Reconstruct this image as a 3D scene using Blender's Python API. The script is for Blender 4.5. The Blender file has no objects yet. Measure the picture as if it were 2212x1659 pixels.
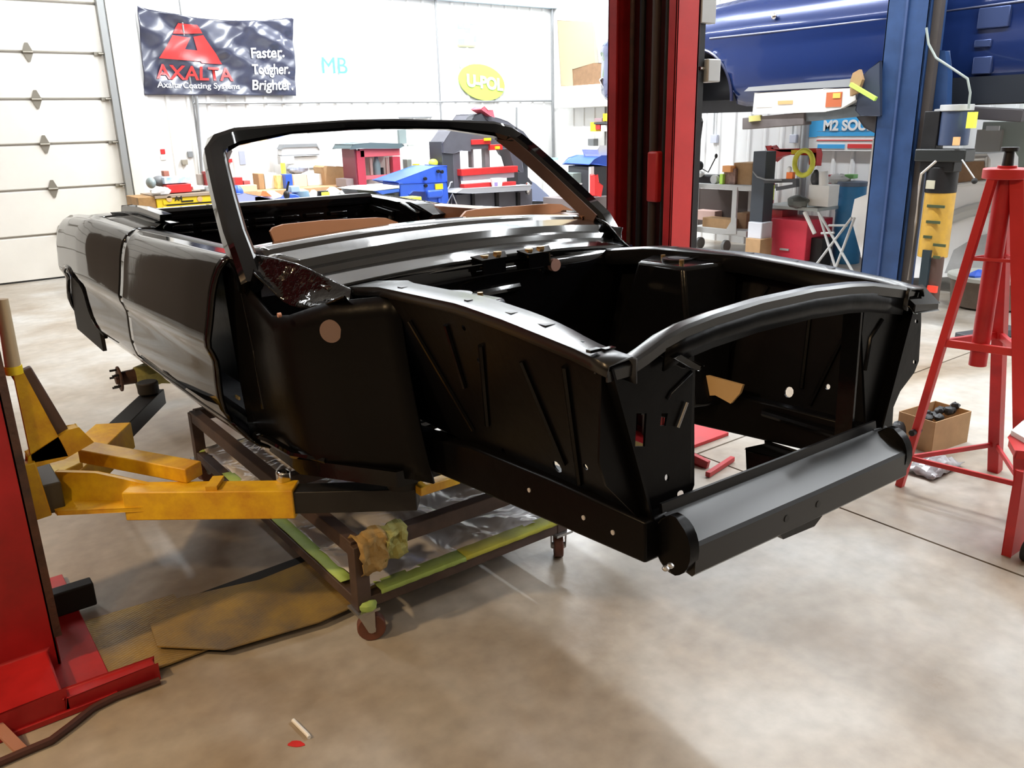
import bpy, math, random
import numpy as np
from mathutils import Vector, Matrix
from mathutils.geometry import tessellate_polygon
random.seed(7)
SC = bpy.context.scene
COL = SC.collection

# ------------------------------------------------------------------ camera
FPX, CX, CY, EYE = 1790.0, 1106.0, 829.5, 1.65
def _n(v):
    v = np.array(v, float); return v / np.linalg.norm(v)
_down = _n([1250 - CX, 6500 - CY, FPX]); _up = -_down
def _hor(x): return CY - ((x - CX) * _up[0] + FPX * _up[2]) / _up[1]
_X = _n([3600 - CX, _hor(3600) - CY, FPX]); _Y = np.cross(_up, _X)
if _Y[2] < 0: _Y = -_Y
RW = np.array([_X, _Y, _up])
CAMP = np.array([0.0, 0.0, EYE])
def ray(x, y): return RW @ _n([x - CX, y - CY, FPX])
AX = {'x': 0, 'y': 1, 'z': 2}
def PX(x, y, ax, val):
    """point of the place seen at (x, y) of the photograph that lies on the plane ax = val"""
    d = ray(x, y); a = AX[ax]
    return tuple(CAMP + d * (val - CAMP[a]) / d[a])
cam = bpy.data.cameras.new('camera'); cam_o = bpy.data.objects.new('camera', cam); COL.objects.link(cam_o)
cam.sensor_width = 36.0; cam.lens = FPX / 2212 * 36.0; cam.clip_start = 0.05; cam.clip_end = 60
r_, u_, b_ = RW @ np.array([1, 0, 0.]), RW @ np.array([0, -1, 0.]), RW @ np.array([0, 0, -1.])
cam_o.matrix_world = Matrix(((r_[0], u_[0], b_[0], 0), (r_[1], u_[1], b_[1], 0), (r_[2], u_[2], b_[2], EYE), (0, 0, 0, 1)))
SC.camera = cam_o

# ------------------------------------------------------------------ world, exposure, lights
W = bpy.data.worlds.new('world'); SC.world = W; W.use_nodes = True
W.node_tree.nodes['Background'].inputs[0].default_value = (0.95, 0.97, 1, 1)
W.node_tree.nodes['Background'].inputs[1].default_value = 0.15
SC.view_settings.view_transform = 'Standard'; SC.view_settings.look = 'None'
SC.view_settings.exposure = 0.0; SC.view_settings.gamma = 1.0; SC.view_settings.use_curve_mapping = False

CEIL = 4.6
def area(x, y, power, col=(1, .98, .95), lx=.16, ly=2.3, z=None):
    l = bpy.data.lights.new('fluorescent_light', 'AREA'); l.shape = 'RECTANGLE'; l.size = lx; l.size_y = ly
    l.energy = power; l.color = col
    o = bpy.data.objects.new('fluorescent_light', l); COL.objects.link(o); o.location = (x, y, z or CEIL - .17)
    return o
FIX = []   # fixtures: (x, y, along)
COOL, WARM = (.93, .97, 1.0), (1.0, .68, .36)
for x, y, p in [(5.4, -1.5, 80), (5.4, 1.2, 125), (5.4, 3.9, 125), (5.4, 6.6, 190), (5.4, 9.3, 250),
                (7.5, -.1, 170), (8.2, 3.9, 150), (8.2, 9.0, 230), (2.6, 9.3, 100), (2.6, 6.6, 60), (-.9, 7.2, 75)]:  # unseen front-right lamp shifted and strengthened to brighten the white truck
    area(x, y, p, COOL); FIX.append((x, y, COOL, 9.0))
for x, y, p in [(-3.4, 2.6, 230), (-2.2, -.8, 80), (.9, -3.0, 26)]:
    area(x, y, p, WARM, .3, .3); FIX.append((x, y, WARM, 4.0))

# ------------------------------------------------------------------ materials
MT = {}
def mat(name, col, rough=.5, metal=0., spec=.5, coat=0., var=0., scale=6., bump=0., bscale=60., col2=None, trans=0., emit=0., alpha=1., rvar=0.):
    if name in MT: return MT[name]
    m = bpy.data.materials.new(name); m.use_nodes = True; nt = m.node_tree; N = nt.nodes; Lk = nt.links
    p = N['Principled BSDF']
    p.inputs['Base Color'].default_value = (*col, 1); p.inputs['Roughness'].default_value = rough
    p.inputs['Metallic'].default_value = metal; p.inputs['Specular IOR Level'].default_value = spec
    p.inputs['Coat Weight'].default_value = coat; p.inputs['Coat Roughness'].default_value = .04
    p.inputs['Transmission Weight'].default_value = trans; p.inputs['Alpha'].default_value = alpha
    if emit:
        p.inputs['Emission Color'].default_value = (*col, 1); p.inputs['Emission Strength'].default_value = emit
    tc = N.new('ShaderNodeTexCoord')
    if var or col2 or rvar:
        nz = N.new('ShaderNodeTexNoise'); nz.inputs['Scale'].default_value = scale; nz.inputs['Detail'].default_value = 6
        nz.inputs['Roughness'].default_value = .62
        Lk.new(tc.outputs['Object'], nz.inputs['Vector'])
        rp = N.new('ShaderNodeValToRGB'); rp.color_ramp.elements[0].position = .34; rp.color_ramp.elements[1].position = .68
        c2 = col2 or tuple(c * (1 - var) for c in col)
        rp.color_ramp.elements[0].color = (*c2, 1); rp.color_ramp.elements[1].color = (*col, 1)
        Lk.new(nz.outputs['Fac'], rp.inputs['Fac']); Lk.new(rp.outputs['Color'], p.inputs['Base Color'])
        if rvar:
            mp = N.new('ShaderNodeMapRange'); mp.inputs['To Min'].default_value = rough - rvar; mp.inputs['To Max'].default_value = rough + rvar
            Lk.new(nz.outputs['Fac'], mp.inputs['Value']); Lk.new(mp.outputs['Result'], p.inputs['Roughness'])
    if bump:
        bz = N.new('ShaderNodeTexNoise'); bz.inputs['Scale'].default_value = bscale; bz.inputs['Detail'].default_value = 4
        Lk.new(tc.outputs['Object'], bz.inputs['Vector'])
        bp = N.new('ShaderNodeBump'); bp.inputs['Strength'].default_value = bump; bp.inputs['Distance'].default_value = .01
        Lk.new(bz.outputs['Fac'], bp.inputs['Height']); Lk.new(bp.outputs['Normal'], p.inputs['Normal'])
    MT[name] = m; return m

BLACK = mat('gloss black paint', (.0025, .0025, .003), .05, spec=.42, bump=.02, bscale=9)
BLACK2 = mat('satin black paint', (.003, .003, .0035), .16, spec=.22, bump=.12, bscale=14)
SATIN = mat('satin black flange', (.006, .006, .007), .27, spec=.55)
COWLM = mat('cowl gloss black', (.004, .0045, .0045), .09, spec=.9, coat=.5, bump=.03, bscale=8)
BLACK3 = mat('dull black inner panel', (.003, .003, .0035), .3, spec=.10, bump=.1, bscale=20)
DARK = mat('dark steel', (.018, .018, .02), .45, metal=.3, var=.4)
RED = mat('red lift paint', (.50, .016, .02), .42, var=.35, scale=5, rvar=.08)
REDB = mat('bright red paint', (.62, .03, .03), .4, var=.2, scale=4)
YEL = mat('worn yellow paint', (.86, .56, .012), .45, col2=(.58, .28, .015), scale=9, rvar=.1, bump=.15, bscale=40)
YELB = mat('bright yellow', (.85, .62, .02), .4, var=.1)
RUST = mat('rusty brown steel', (.10, .045, .03), .7, col2=(.045, .025, .02), scale=14, bump=.3)
CART = mat('brown cart steel', (.085, .055, .045), .6, col2=(.05, .03, .025), scale=10)
WHITE = mat('white paint', (.82, .82, .80), .45, var=.05)
GREY = mat('mid grey paint', (.22, .23, .24), .5, var=.15)
LGREY = mat('light grey steel', (.5, .51, .51), .5, var=.1)
DGREY = mat('charcoal paint', (.055, .057, .065), .45, var=.2)
STEEL = mat('bare steel', (.5, .5, .5), .32, metal=.9, var=.15)
CHROME = mat('chrome', (.7, .7, .7), .12, metal=1.)
BRASS = mat('brass bolts', (.5, .33, .14), .3, metal=.9)
CARD = mat('cardboard', (.42, .26, .13), .85, var=.15, scale=12)
CARDD = mat('dark cardboard', (.26, .15, .08), .85, var=.2, scale=12)
TAN = mat('tan board', (.68, .31, .15), .5, var=.06)
TANB = mat('brown inner reflection', (.25, .11, .06), .45, var=.15)  # brown reflection painted on the inner panels of the far side
WOOD = mat('bench wood', (.62, .38, .2), .6, var=.25, scale=8)
BLUE = mat('blue machine paint', (.04, .12, .62), .35, var=.1)
BLUEL = mat('blue lift paint', (.022, .06, .17), .42, var=.3, scale=5, rvar=.08)
BLUEC = mat('blue metallic car paint', (.010, .026, .115), .2, metal=.2, coat=.6, bump=.01)
BLUED = mat('blue drum', (.03, .22, .5), .4, var=.15)
RUBBER = mat('black rubber', (.012, .012, .012), .7)
CASTR = mat('brown rubber wheel', (.17, .06, .04), .5, var=.3, scale=20)
GREEN = mat('green masking tape', (.42, .62, .16), .6, var=.15, scale=20)
YGT = mat('yellow green tape', (.62, .66, .10), .6, var=.15, scale=20)
MASK = mat('masking paper', (.42, .28, .10), .7, var=.3, scale=22, bump=.5, bscale=25)
MASKG = mat('greenish masking paper', (.42, .42, .14), .7, var=.3, scale=22, bump=.5, bscale=25)
LIME = mat('lime tape', (.5, .8, .12), .5)
NEON = mat('neon yellow', (.85, .95, .08), .5)
ORANGE = mat('orange', (.85, .2, .04), .5)
BANNER = mat('navy banner cloth', (.045, .05, .085), .25, spec=.9, var=.15, scale=10)
BRED = mat('banner red print', (.70, .05, .05), .35)
BWHT = mat('banner white print', (.85, .87, .9), .4)
SGREEN = mat('sign green', (.62, .85, .2), .5)
SBLUE = mat('sign light blue', (.05, .38, .75), .5)
MBBL = mat('pale blue lettering', (.10, .42, .52), .5)
DOORW = mat('white door skin', (.74, .72, .67), .5, var=.05, scale=3)
WALLM = mat('white steel siding', (.80, .80, .79), .42, var=.04, scale=1.5)
DRKM = mat('plaque print', (.05, .05, .06), .5)

# clear wrinkled plastic sheeting
def sheet_mat():
    m = bpy.data.materials.new('plastic sheeting'); m.use_nodes = True; nt = m.node_tree; p = nt.nodes['Principled BSDF']
    p.inputs['Base Color'].default_value = (.74, .74, .78, 1); p.inputs['Roughness'].default_value = .2
    p.inputs['Alpha'].default_value = .85
    tc = nt.nodes.new('ShaderNodeTexCoord'); w = nt.nodes.new('ShaderNodeTexNoise'); w.inputs['Scale'].default_value = 5; w.inputs['Distortion'].default_value = 1.5
    nt.links.new(tc.outputs['Object'], w.inputs['Vector'])
    b = nt.nodes.new('ShaderNodeBump'); b.inputs['Strength'].default_value = .6; b.inputs['Distance'].default_value = .05
    nt.links.new(w.outputs['Fac'], b.inputs['Height']); nt.links.new(b.outputs['Normal'], p.inputs['Normal'])
    return m
SHEET = sheet_mat()

def floor_mat():
    m = bpy.data.materials.new('sealed concrete'); m.use_nodes = True; nt = m.node_tree; N = nt.nodes; L = nt.links; p = N['Principled BSDF']
    g = N.new('ShaderNodeNewGeometry')
    def noise(sc, det=5, dist=0.):
        n = N.new('ShaderNodeTexNoise'); n.inputs['Scale'].default_value = sc; n.inputs['Detail'].default_value = det; n.inputs['Distortion'].default_value = dist
        L.new(g.outputs['Position'], n.inputs['Vector']); return n
    def ramp(src, stops):
        r = N.new('ShaderNodeValToRGB'); e = r.color_ramp.elements
        e[0].position, e[0].color = stops[0][0], (*stops[0][1], 1); e[1].position, e[1].color = stops[-1][0], (*stops[-1][1], 1)
        for pos, c in stops[1:-1]:
            k = e.new(pos); k.color = (*c, 1)
        L.new(src, r.inputs['Fac']); return r
    a = ramp(noise(1.3, 6, .4).outputs['Fac'], [(.3, (.25, .19, .13)), (.48, (.38, .335, .28)), (.68, (.49, .475, .445))])
    b = ramp(noise(14, 8).outputs['Fac'], [(.25, (.80, .80, .80)), (.75, (1.06, 1.06, 1.06))])
    mx = N.new('ShaderNodeMix'); mx.data_type = 'RGBA'; mx.blend_type = 'MULTIPLY'; mx.inputs[0].default_value = 1
    L.new(a.outputs['Color'], mx.inputs[6]); L.new(b.outputs['Color'], mx.inputs[7])
    # a few pale red chalk stains
    r = ramp(noise(2.1, 3).outputs['Fac'], [(.70, (0, 0, 0)), (.78, (1, 1, 1))])
    fl = ramp(noise(26, 6).outputs['Fac'], [(.5, (0, 0, 0)), (.62, (.55, .55, .55))])
    mu = N.new('ShaderNodeMath'); mu.operation = 'MULTIPLY'; L.new(r.outputs['Color'], mu.inputs[0]); L.new(fl.outputs['Color'], mu.inputs[1])
    m2 = N.new('ShaderNodeMix'); m2.data_type = 'RGBA'; L.new(mu.outputs[0], m2.inputs[0]); L.new(mx.outputs[2], m2.inputs[6]); m2.inputs[7].default_value = (.55, .2, .16, 1)
    L.new(m2.outputs[2], p.inputs['Base Color'])
    rr = N.new('ShaderNodeMapRange'); rr.inputs['To Min'].default_value = .24; rr.inputs['To Max'].default_value = .42
    L.new(noise(3, 6).outputs['Fac'], rr.inputs['Value']); L.new(rr.outputs['Result'], p.inputs['Roughness'])
    bp = N.new('ShaderNodeBump'); bp.inputs['Strength'].default_value = .06; bp.inputs['Distance'].default_value = .01
    L.new(noise(30, 6).outputs['Fac'], bp.inputs['Height']); L.new(bp.outputs['Normal'], p.inputs['Normal'])
    return m
FLOORM = floor_mat()
def tread_mat():
    m = mat('yellow tread plate', (.40, .27, .07), .42, metal=.25, col2=(.17, .13, .085), scale=5, rvar=.1)
    nt = m.node_tree; N = nt.nodes; L = nt.links; p = N['Principled BSDF']
    tc = N.new('ShaderNodeTexCoord'); mp = N.new('ShaderNodeMapping'); mp.inputs['Rotation'].default_value = (0, 0, .785); mp.inputs['Scale'].default_value = (45, 110, 45)
    L.new(tc.outputs['Object'], mp.inputs['Vector'])
    v = N.new('ShaderNodeTexVoronoi'); v.inputs['Scale'].default_value = 1; v.inputs['Randomness'].default_value = .1; L.new(mp.outputs['Vector'], v.inputs['Vector'])
    bp = N.new('ShaderNodeBump'); bp.inputs['Strength'].default_value = .7; bp.inputs['Distance'].default_value = .004; bp.invert = True
    L.new(v.outputs['Distance'], bp.inputs['Height']); L.new(bp.outputs['Normal'], p.inputs['Normal'])
    return m
TREAD = tread_mat()

# ------------------------------------------------------------------ mesh building
class G:
    def __init__(s): s.v = []; s.f = []
    def add(s, vs, fs):
        b = len(s.v); s.v += [tuple(map(float, v)) for v in vs]; s.f += [tuple(i + b for i in f) for f in fs]; return s
    def hexa(s, p): return s.add(p, [(0, 3, 2, 1), (4, 5, 6, 7), (0, 1, 5, 4), (1, 2, 6, 5), (2, 3, 7, 6), (3, 0, 4, 7)])
    def box(s, x0, x1, y0, y1, z0, z1):
        x0, x1 = sorted((x0, x1)); y0, y1 = sorted((y0, y1)); z0, z1 = sorted((z0, z1))
        return s.hexa([(x0, y0, z0), (x1, y0, z0), (x1, y1, z0), (x0, y1, z0), (x0, y0, z1), (x1, y0, z1), (x1, y1, z1), (x0, y1, z1)])
    def bar(s, p0, p1, w, h, up=(0, 0, 1)):
        p0, p1 = Vector(p0), Vector(p1); d = (p1 - p0).normalized(); u = Vector(up)
        if abs(d.dot(u)) > .98: u = Vector((0, 1, 0))
        sd = d.cross(u).normalized() * w / 2; uu = sd.cross(d).normalized() * h / 2
        q = []
        for p in (p0, p1): q += [p - sd - uu, p + sd - uu, p + sd + uu, p - sd + uu]
        return s.add(q, [(0, 3, 2, 1), (4, 5, 6, 7), (0, 1, 5, 4), (1, 2, 6, 5), (2, 3, 7, 6), (3, 0, 4, 7)])
    def prism(s, poly, vec):
        n = len(poly); P = [Vector(p) for p in poly]; v = Vector(vec)
        tris = tessellate_polygon([P]); b = len(s.v)
        s.v += [tuple(p) for p in P] + [tuple(p + v) for p in P]
        nrm = Vector((0, 0, 0))
        for i in range(n): nrm += P[i].cross(P[(i + 1) % n])
        flip = nrm.dot(v) > 0
        for t in tris:
            a, c, e = t
            tn = (P[c] - P[a]).cross(P[e] - P[a])
            if (tn.dot(v) > 0): t = (a, e, c)
            s.f.append(tuple(b + i for i in t)); s.f.append(tuple(b + n + i for i in reversed(t)))
        for i in range(n):
            j = (i + 1) % n; q = (b + i, b + j, b + n + j, b + n + i)
            s.f.append(q if not flip else q[::-1])
        return s
    def plate(s, outer, holes, vec):
        """flat plate with real holes"""
        loops = [[Vector(p) for p in outer]] + [[Vector(p) for p in h] for h in holes]
        flat = [p for l in loops for p in l]; n = len(flat); v = Vector(vec); b = len(s.v)
        tris = tessellate_polygon(loops)
        s.v += [tuple(p) for p in flat] + [tuple(p + v) for p in flat]
        for t in tris:
            a, c, e = t
            if ((flat[c] - flat[a]).cross(flat[e] - flat[a])).dot(v) > 0: t = (a, e, c)
            s.f.append(tuple(b + i for i in t)); s.f.append(tuple(b + n + i for i in reversed(t)))
        o = 0
        for l in loops:
            m = len(l)
            for i in range(m):
                j = (i + 1) % m; s.f.append((b + o + i, b + o + j, b + n + o + j, b + n + o + i))
            o += m
        return s
    def ring(s, rings, cap0=True, cap1=True, closed=True):
        n = len(rings[0]); b = len(s.v)
        for r in rings: s.v += [tuple(map(float, p)) for p in r]
        for k in range(len(rings) - 1):
            for i in range(n if closed else n - 1):
                j = (i + 1) % n
                s.f.append((b + k * n + i, b + k * n + j, b + (k + 1) * n + j, b + (k + 1) * n + i))
        if cap0: s.f.append(tuple(b + i for i in reversed(range(n))))
        if cap1: s.f.append(tuple(b + (len(rings) - 1) * n + i for i in range(n)))
        return s
    def cyl(s, p0, p1, r0, r1=None, n=16, cap=True):
        r1 = r0 if r1 is None else r1; p0, p1 = Vector(p0), Vector(p1); d = (p1 - p0).normalized()
        a = d.orthogonal().normalized(); c = d.cross(a)
        R = []
        for p, r in ((p0, r0), (p1, r1)): R.append([p + (a * math.cos(2 * math.pi * i / n) + c * math.sin(2 * math.pi * i / n)) * r for i in range(n)])
        return s.ring(R, cap, cap)
    def tube(s, path, r, n=8, sec=None, up=(0, 0, 1)):
        P = [Vector(p) for p in path]; R = []
        for k, p in enumerate(P):
            d = ((P[k + 1] if k + 1 < len(P) else p) - (P[k - 1] if k else p)).normalized()
            u = Vector(up); sd = d.cross(u)
            if sd.length < 1e-3: sd = d.orthogonal()
            sd.normalize(); uu = sd.cross(d)
            rr = r[k] if isinstance(r, (list, tuple)) else r
            if sec: R.append([p + sd * a + uu * b for a, b in sec])
            else: R.append([p + (sd * math.cos(2 * math.pi * i / n) + uu * math.sin(2 * math.pi * i / n)) * rr for i in range(n)])
        return s.ring(R)
    def grid(s, rows, flip=False):
        n = len(rows[0]); b = len(s.v)
        for r in rows: s.v += [tuple(map(float, p)) for p in r]
        for k in range(len(rows) - 1):
            for i in range(n - 1):
                q = (b + k * n + i, b + k * n + i + 1, b + (k + 1) * n + i + 1, b + (k + 1) * n + i)
                s.f.append(q[::-1] if flip else q)
        return s
    def lathe(s, c, prof, n=20, ax='z'):
        R = []
        for r, h in prof:
            row = []
            for i in range(n):
                a = 2 * math.pi * i / n; p = [r * math.cos(a), r * math.sin(a), h]
                if ax == 'x': p = [h, p[0], p[1]]
                if ax == 'y': p = [p[0], h, p[1]]
                row.append((c[0] + p[0], c[1] + p[1], c[2] + p[2]))
            R.append(row)
        return s.ring(R)
    def ball(s, c, rx, ry, rz, n=14, m=9, jit=0.):
        R = []
        for k in range(m + 1):
            t = math.pi * (.03 + .94 * k / m); row = []
            for i in range(n):
                a = 2 * math.pi * i / n; j = 1 + random.uniform(-jit, jit)
                row.append((c[0] + rx * j * math.sin(t) * math.cos(a), c[1] + ry * j * math.sin(t) * math.sin(a), c[2] + rz * j * math.cos(t)))
            R.append(row)
        return s.ring(R)
    # image-guided boxes on planes of the room
    def by(s, x0, x1, yt, yb, Y, D, zb=None):
        """axis-aligned box, front face on y = Y"""
        xm, ym = (x0 + x1) / 2, (yt + yb) / 2
        a = PX(x0, ym, 'y', Y)[0]; c = PX(x1, ym, 'y', Y)[0]
        zt = PX(xm, yt, 'y', Y)[2]; z0 = PX(xm, yb, 'y', Y)[2] if zb is None else zb
        return s.box(a, c, Y, Y + D, z0, zt)
    def bx(s, x0, x1, yt, yb, X, D, zb=None):
        """axis-aligned box, front face on x = X"""
        xm, ym = (x0 + x1) / 2, (yt + yb) / 2
        a = PX(x0, ym, 'x', X)[1]; c = PX(x1, ym, 'x', X)[1]
        zt = PX(xm, yt, 'x', X)[2]; z0 = PX(xm, yb, 'x', X)[2] if zb is None else zb
        return s.box(X, X + D, a, c, z0, zt)
    def py(s, pts, Y, D): return s.prism([PX(x, y, 'y', Y) for x, y in pts], (0, D, 0))
    def pxx(s, pts, X, D): return s.prism([PX(x, y, 'x', X) for x, y in pts], (D, 0, 0))

FR = {}
def mk(g, name, m, parent=None, bev=0., solid=0., smooth=True, local=False, ang=38, sub=0):
    me = bpy.data.meshes.new(name); o = bpy.data.objects.new(name, me)
    vs = g.v
    if parent is not None:
        F = FR[parent.name]
        if not local:
            inv = F.inverted(); vs = [tuple(inv @ Vector(v)) for v in vs]
        FR_o = F
    else:
        lo = np.min(np.array(vs), 0); hi = np.max(np.array(vs), 0)
        c = ((lo[0] + hi[0]) / 2, (lo[1] + hi[1]) / 2, lo[2])
        vs = [(v[0] - c[0], v[1] - c[1], v[2] - c[2]) for v in vs]
        o.location = c; FR_o = Matrix.Translation(c)
    me.from_pydata(vs, [], g.f); me.update(); me.validate()
    me.materials.append(m)
    if smooth:
        me.shade_smooth()
        try: me.set_sharp_from_angle(angle=math.radians(ang))
        except Exception: pass
    COL.objects.link(o)
    if parent is not None: o.parent = parent
    FR[o.name] = FR_o
    if solid:
        s = o.modifiers.new('thickness', 'SOLIDIFY'); s.thickness = solid; s.offset = 0
    if sub:
        s = o.modifiers.new('smooth', 'SUBSURF'); s.levels = sub; s.render_levels = sub
    if bev:
        b = o.modifiers.new('bevel', 'BEVEL'); b.width = bev; b.segments = 2; b.limit_method = 'ANGLE'; b.angle_limit = math.radians(40)
    return o
def tag(o, label=None, cat=None, group=None, kind=None):
    if label: o['label'] = label
    if cat: o['category'] = cat
    if group: o['group'] = group
    if kind: o['kind'] = kind
    return o
def thing(name, label, cat, loc, group=None, rot=None):
    o = bpy.data.objects.new(name, None); COL.objects.link(o); o.empty_display_size = .1
    M4 = Matrix.Translation(loc) @ (rot.to_4x4() if rot is not None else Matrix.Identity(4))
    o.matrix_world = M4; FR[o.name] = M4
    return tag(o, label, cat, group)
def one(g, name, label, cat, m, group=None, **k): return tag(mk(g, name, m, **k), label, cat, group)
def copy_part(o, parent, loc=None):
    c = o.copy(); COL.objects.link(c); c.parent = parent; FR[c.name] = FR[parent.name]
    if loc is not None: c.location = loc
    return c
def copy_thing(root, loc, label, rotz=None):
    r = root.copy(); COL.objects.link(r); r.location = loc; r['label'] = label
    if rotz is not None: r.rotation_euler = (0, 0, rotz)
    for ch in [c for c in SC.objects if c.parent == root]:
        c = ch.copy(); COL.objects.link(c); c.parent = r
        for sb in [q for q in SC.objects if q.parent == ch]:
            d = sb.copy(); COL.objects.link(d); d.parent = c
    return r
def text_mesh(txt, size, bold=0., align='LEFT', ext=.002):
    cu = bpy.data.curves.new('lettering', 'FONT'); cu.body = txt; cu.size = size; cu.extrude = ext; cu.offset = bold; cu.align_x = align
    to = bpy.data.objects.new('lettering', cu); COL.objects.link(to); bpy.context.view_layer.update()
    me = bpy.data.meshes.new_from_object(to.evaluated_get(bpy.context.evaluated_depsgraph_get()))
    bpy.data.objects.remove(to); bpy.data.curves.remove(cu)
    return me
def lettering(txt, size, origin, xdir, updir, m, parent, bold=0., name='lettering', sx=1., warp=None, align='LEFT', ext=.002):
    me = text_mesh(txt, size, bold, align, ext); xd, ud = Vector(xdir), Vector(updir); nd = xd.cross(ud)
    inv = FR[parent.name].inverted()
    for v in me.vertices:
        p = Vector(origin) + xd * v.co.x * sx + ud * v.co.y + nd * v.co.z
        if warp: p = warp(p)
        v.co = inv @ p
    me.materials.clear(); me.materials.append(m)
    o = bpy.data.objects.new(name, me); COL.objects.link(o); o.parent = parent; FR[o.name] = FR[parent.name]
    return o

# ------------------------------------------------------------------ the setting
XL, XR, YN, YF = -8.0, 9.35, -8.0, 11.16
fl = tag(mk(G().box(XL - .1, XR + .1, YN - .1, YF + .1, -.3, -.02), 'floor', mat('joint filler', (.13, .11, .08), .8)), kind='structure')
JX, JY = 3.12, 2.6
for (x0, x1) in ((XL, JX - .006), (JX + .006, XR)):
    for (y0, y1) in ((YN, JY - .006), (JY + .006, YF)):
        mk(G().box(x0, x1, y0, y1, -.02, 0), 'slab', FLOORM, fl)
wf = tag(mk(G().box(2.62, XR + .2, YF, YF + .15, 0, CEIL).box(-.75, 2.62, YF, YF + .15, 3.72, CEIL), 'wall_back', WALLM), kind='structure')
tag(mk(G().box(XL, -.75, YF, YF + .15, 0, CEIL), 'wall_back', mat('unseen dark wall', (.13, .10, .075), .6)), kind='structure')  # unseen dark stretch added to darken reflections on the black body side
tag(mk(G().box(XL - .15, XL, YN, YF + .15, 0, CEIL), 'wall_left', mat('dim side wall', (.22, .2, .18), .7)), kind='structure')
tag(mk(G().box(XL, XR, YN - .15, YN, 0, CEIL), 'wall_front', mat('dim front wall', (.16, .15, .14), .7)), kind='structure')
wr = tag(mk(G().box(XR, XR + .15, YN, YF, 0, CEIL), 'wall_right', WALLM), kind='structure')
ce = tag(mk(G().box(XL - .15, XR + .15, YN - .15, YF + .15, CEIL, CEIL + .15), 'ceiling', mat('white ceiling liner', (.75, .75, .74), .5)), kind='structure')
def rib_g(x, y, horiz=True):
    g = G(); w, d = .032, .018
    if horiz: g.prism([(x - w, y, 0), (x - w * .45, y - d, 0), (x + w * .45, y - d, 0), (x + w, y, 0)], (0, 0, CEIL - .01))
    else: g.prism([(x, y - w, 0), (x - d, y - w * .45, 0), (x - d, y + w * .45, 0), (x, y + w, 0)], (0, 0, CEIL - .01))
    return g
r0 = mk(rib_g(2.902, YF), 'rib', WALLM, wf)
for k in range(1, 26): copy_part(r0, wf, (k * .25, 0, 0))
r1 = mk(rib_g(XR, 10.9, False), 'rib', WALLM, wr)
for k in range(1, 34): copy_part(r1, wr, (0, -k * .25, 0))
# white cover trim beside the door and its jamb column
DX1 = 2.50   # right edge of the door leaf
tag(mk(G().box(2.60, 2.72, YF - .05, YF, 0, 3.85), 'trim_1', mat('cream trim', (.7, .66, .58), .5)), kind='structure')
tag(mk(G().box(2.72, 2.89, YF - .03, YF, 0, CEIL), 'trim_2', WALLM), kind='structure')
door = tag(mk(G().box(-.75, DX1, YF + .02, YF + .1, 0, 3.8), 'door_1', mat('door core', (.3, .28, .25), .8)), kind='structure')
pz = [0.0]
for ypx in (511, 411, 313, 215, 113): pz.append(PX(60, ypx, 'y', YF)[2])
while pz[-1] < 3.7: pz.append(pz[-1] + .535)
hing = None
for a, b in zip(pz[:-1], pz[1:]):
    g = G(); g.prism([(-.72, YF + .03, a + .004), (-.72, YF - .01, a + .02), (-.72, YF - .01, b - .02), (-.72, YF + .03, b - .004)], (DX1 + .72, 0, 0))
    mk(g, 'panel', DOORW, door)
mk(G().box(-.72, DX1, YF - .012, YF + .03, -.0, .012), 'bottom_seal', RUBBER, door)
hm = mat('zinc hinge', (.26, .24, .2), .45, metal=.6)
# folding knuckle hinges along every section joint
for k, zz in enumerate(pz[1:6]):
    for xx in (1.72, .45):
        g = G(); g.prism([(xx - .015, YF - .016, zz + .10), (xx - .05, YF - .016, zz + .012), (xx - .05, YF - .016, zz - .012), (xx - .01, YF - .016, zz - .10),
                          (xx + .01, YF - .016, zz - .10), (xx + .05, YF - .016, zz - .012), (xx + .05, YF - .016, zz + .012), (xx + .015, YF - .016, zz + .10)], (0, -.006, 0))
        g.cyl((xx - .05, YF - .03, zz), (xx + .05, YF - .03, zz), .012, n=8)
        mk(g, 'hinge', hm, door)
    g = G(); g.box(DX1 - .10, DX1 - .02, YF - .03, YF - .012, zz - .02, zz + .02).cyl((DX1 - .06, YF - .05, zz), (DX1 + .06, YF - .05, zz), .012, n=8)
    mk(g, 'roller_bracket', hm, door)
g = G(); g.box(DX1 + .0, DX1 + .03, YF - .10, YF - .01, 0, 3.9).box(DX1 + .03, DX1 + .07, YF - .10, YF - .09, 0, 3.9).box(DX1 + .03, DX1 + .10, YF - .012, YF - .002, 0, 3.9)
mk(g, 'track', mat('galvanised track', (.35, .36, .36), .4, metal=.6), door)
# conduits along the walls
CON = mat('grey conduit', (.30, .31, .32), .4, metal=.5)
tag(mk(G().box(5.6, XR, YF - .12, YF, 3.37, 3.55), 'trim_11', mat('pale blue grey beam', (.45, .55, .62), .5)), kind='structure')
def conduit(g, n):
    o = mk(g, 'trim_%d' % n, CON); tag(o, kind='structure'); return o
conduit(G().tube([(3.45, YF - .04, 1.975), (XR - .05, YF - .04, 1.975)], .014), 3)
g = G().tube([(XR - .05, YF - .05, CEIL), (XR - .05, YF - .05, .1)], .022); conduit(g, 4)
conduit(G().tube([(XR - .04, YF - .1, 1.93), (XR - .04, 9.9, 1.93), (XR - .04, 9.86, 1.9), (XR - .04, 9.86, 1.2)], .014), 5)
conduit(G().tube([(3.45, YF - .04, CEIL), (3.45, YF - .04, 1.0)], .012), 6)
conduit(G().tube([PX(424, 208, 'y', YF - .06), PX(436, 375, 'y', YF - .06)], .02), 7)
conduit(G().tube([PX(940, 0, 'y', YF - .04), PX(957, 340, 'y', YF - .04)], .014), 8)
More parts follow.
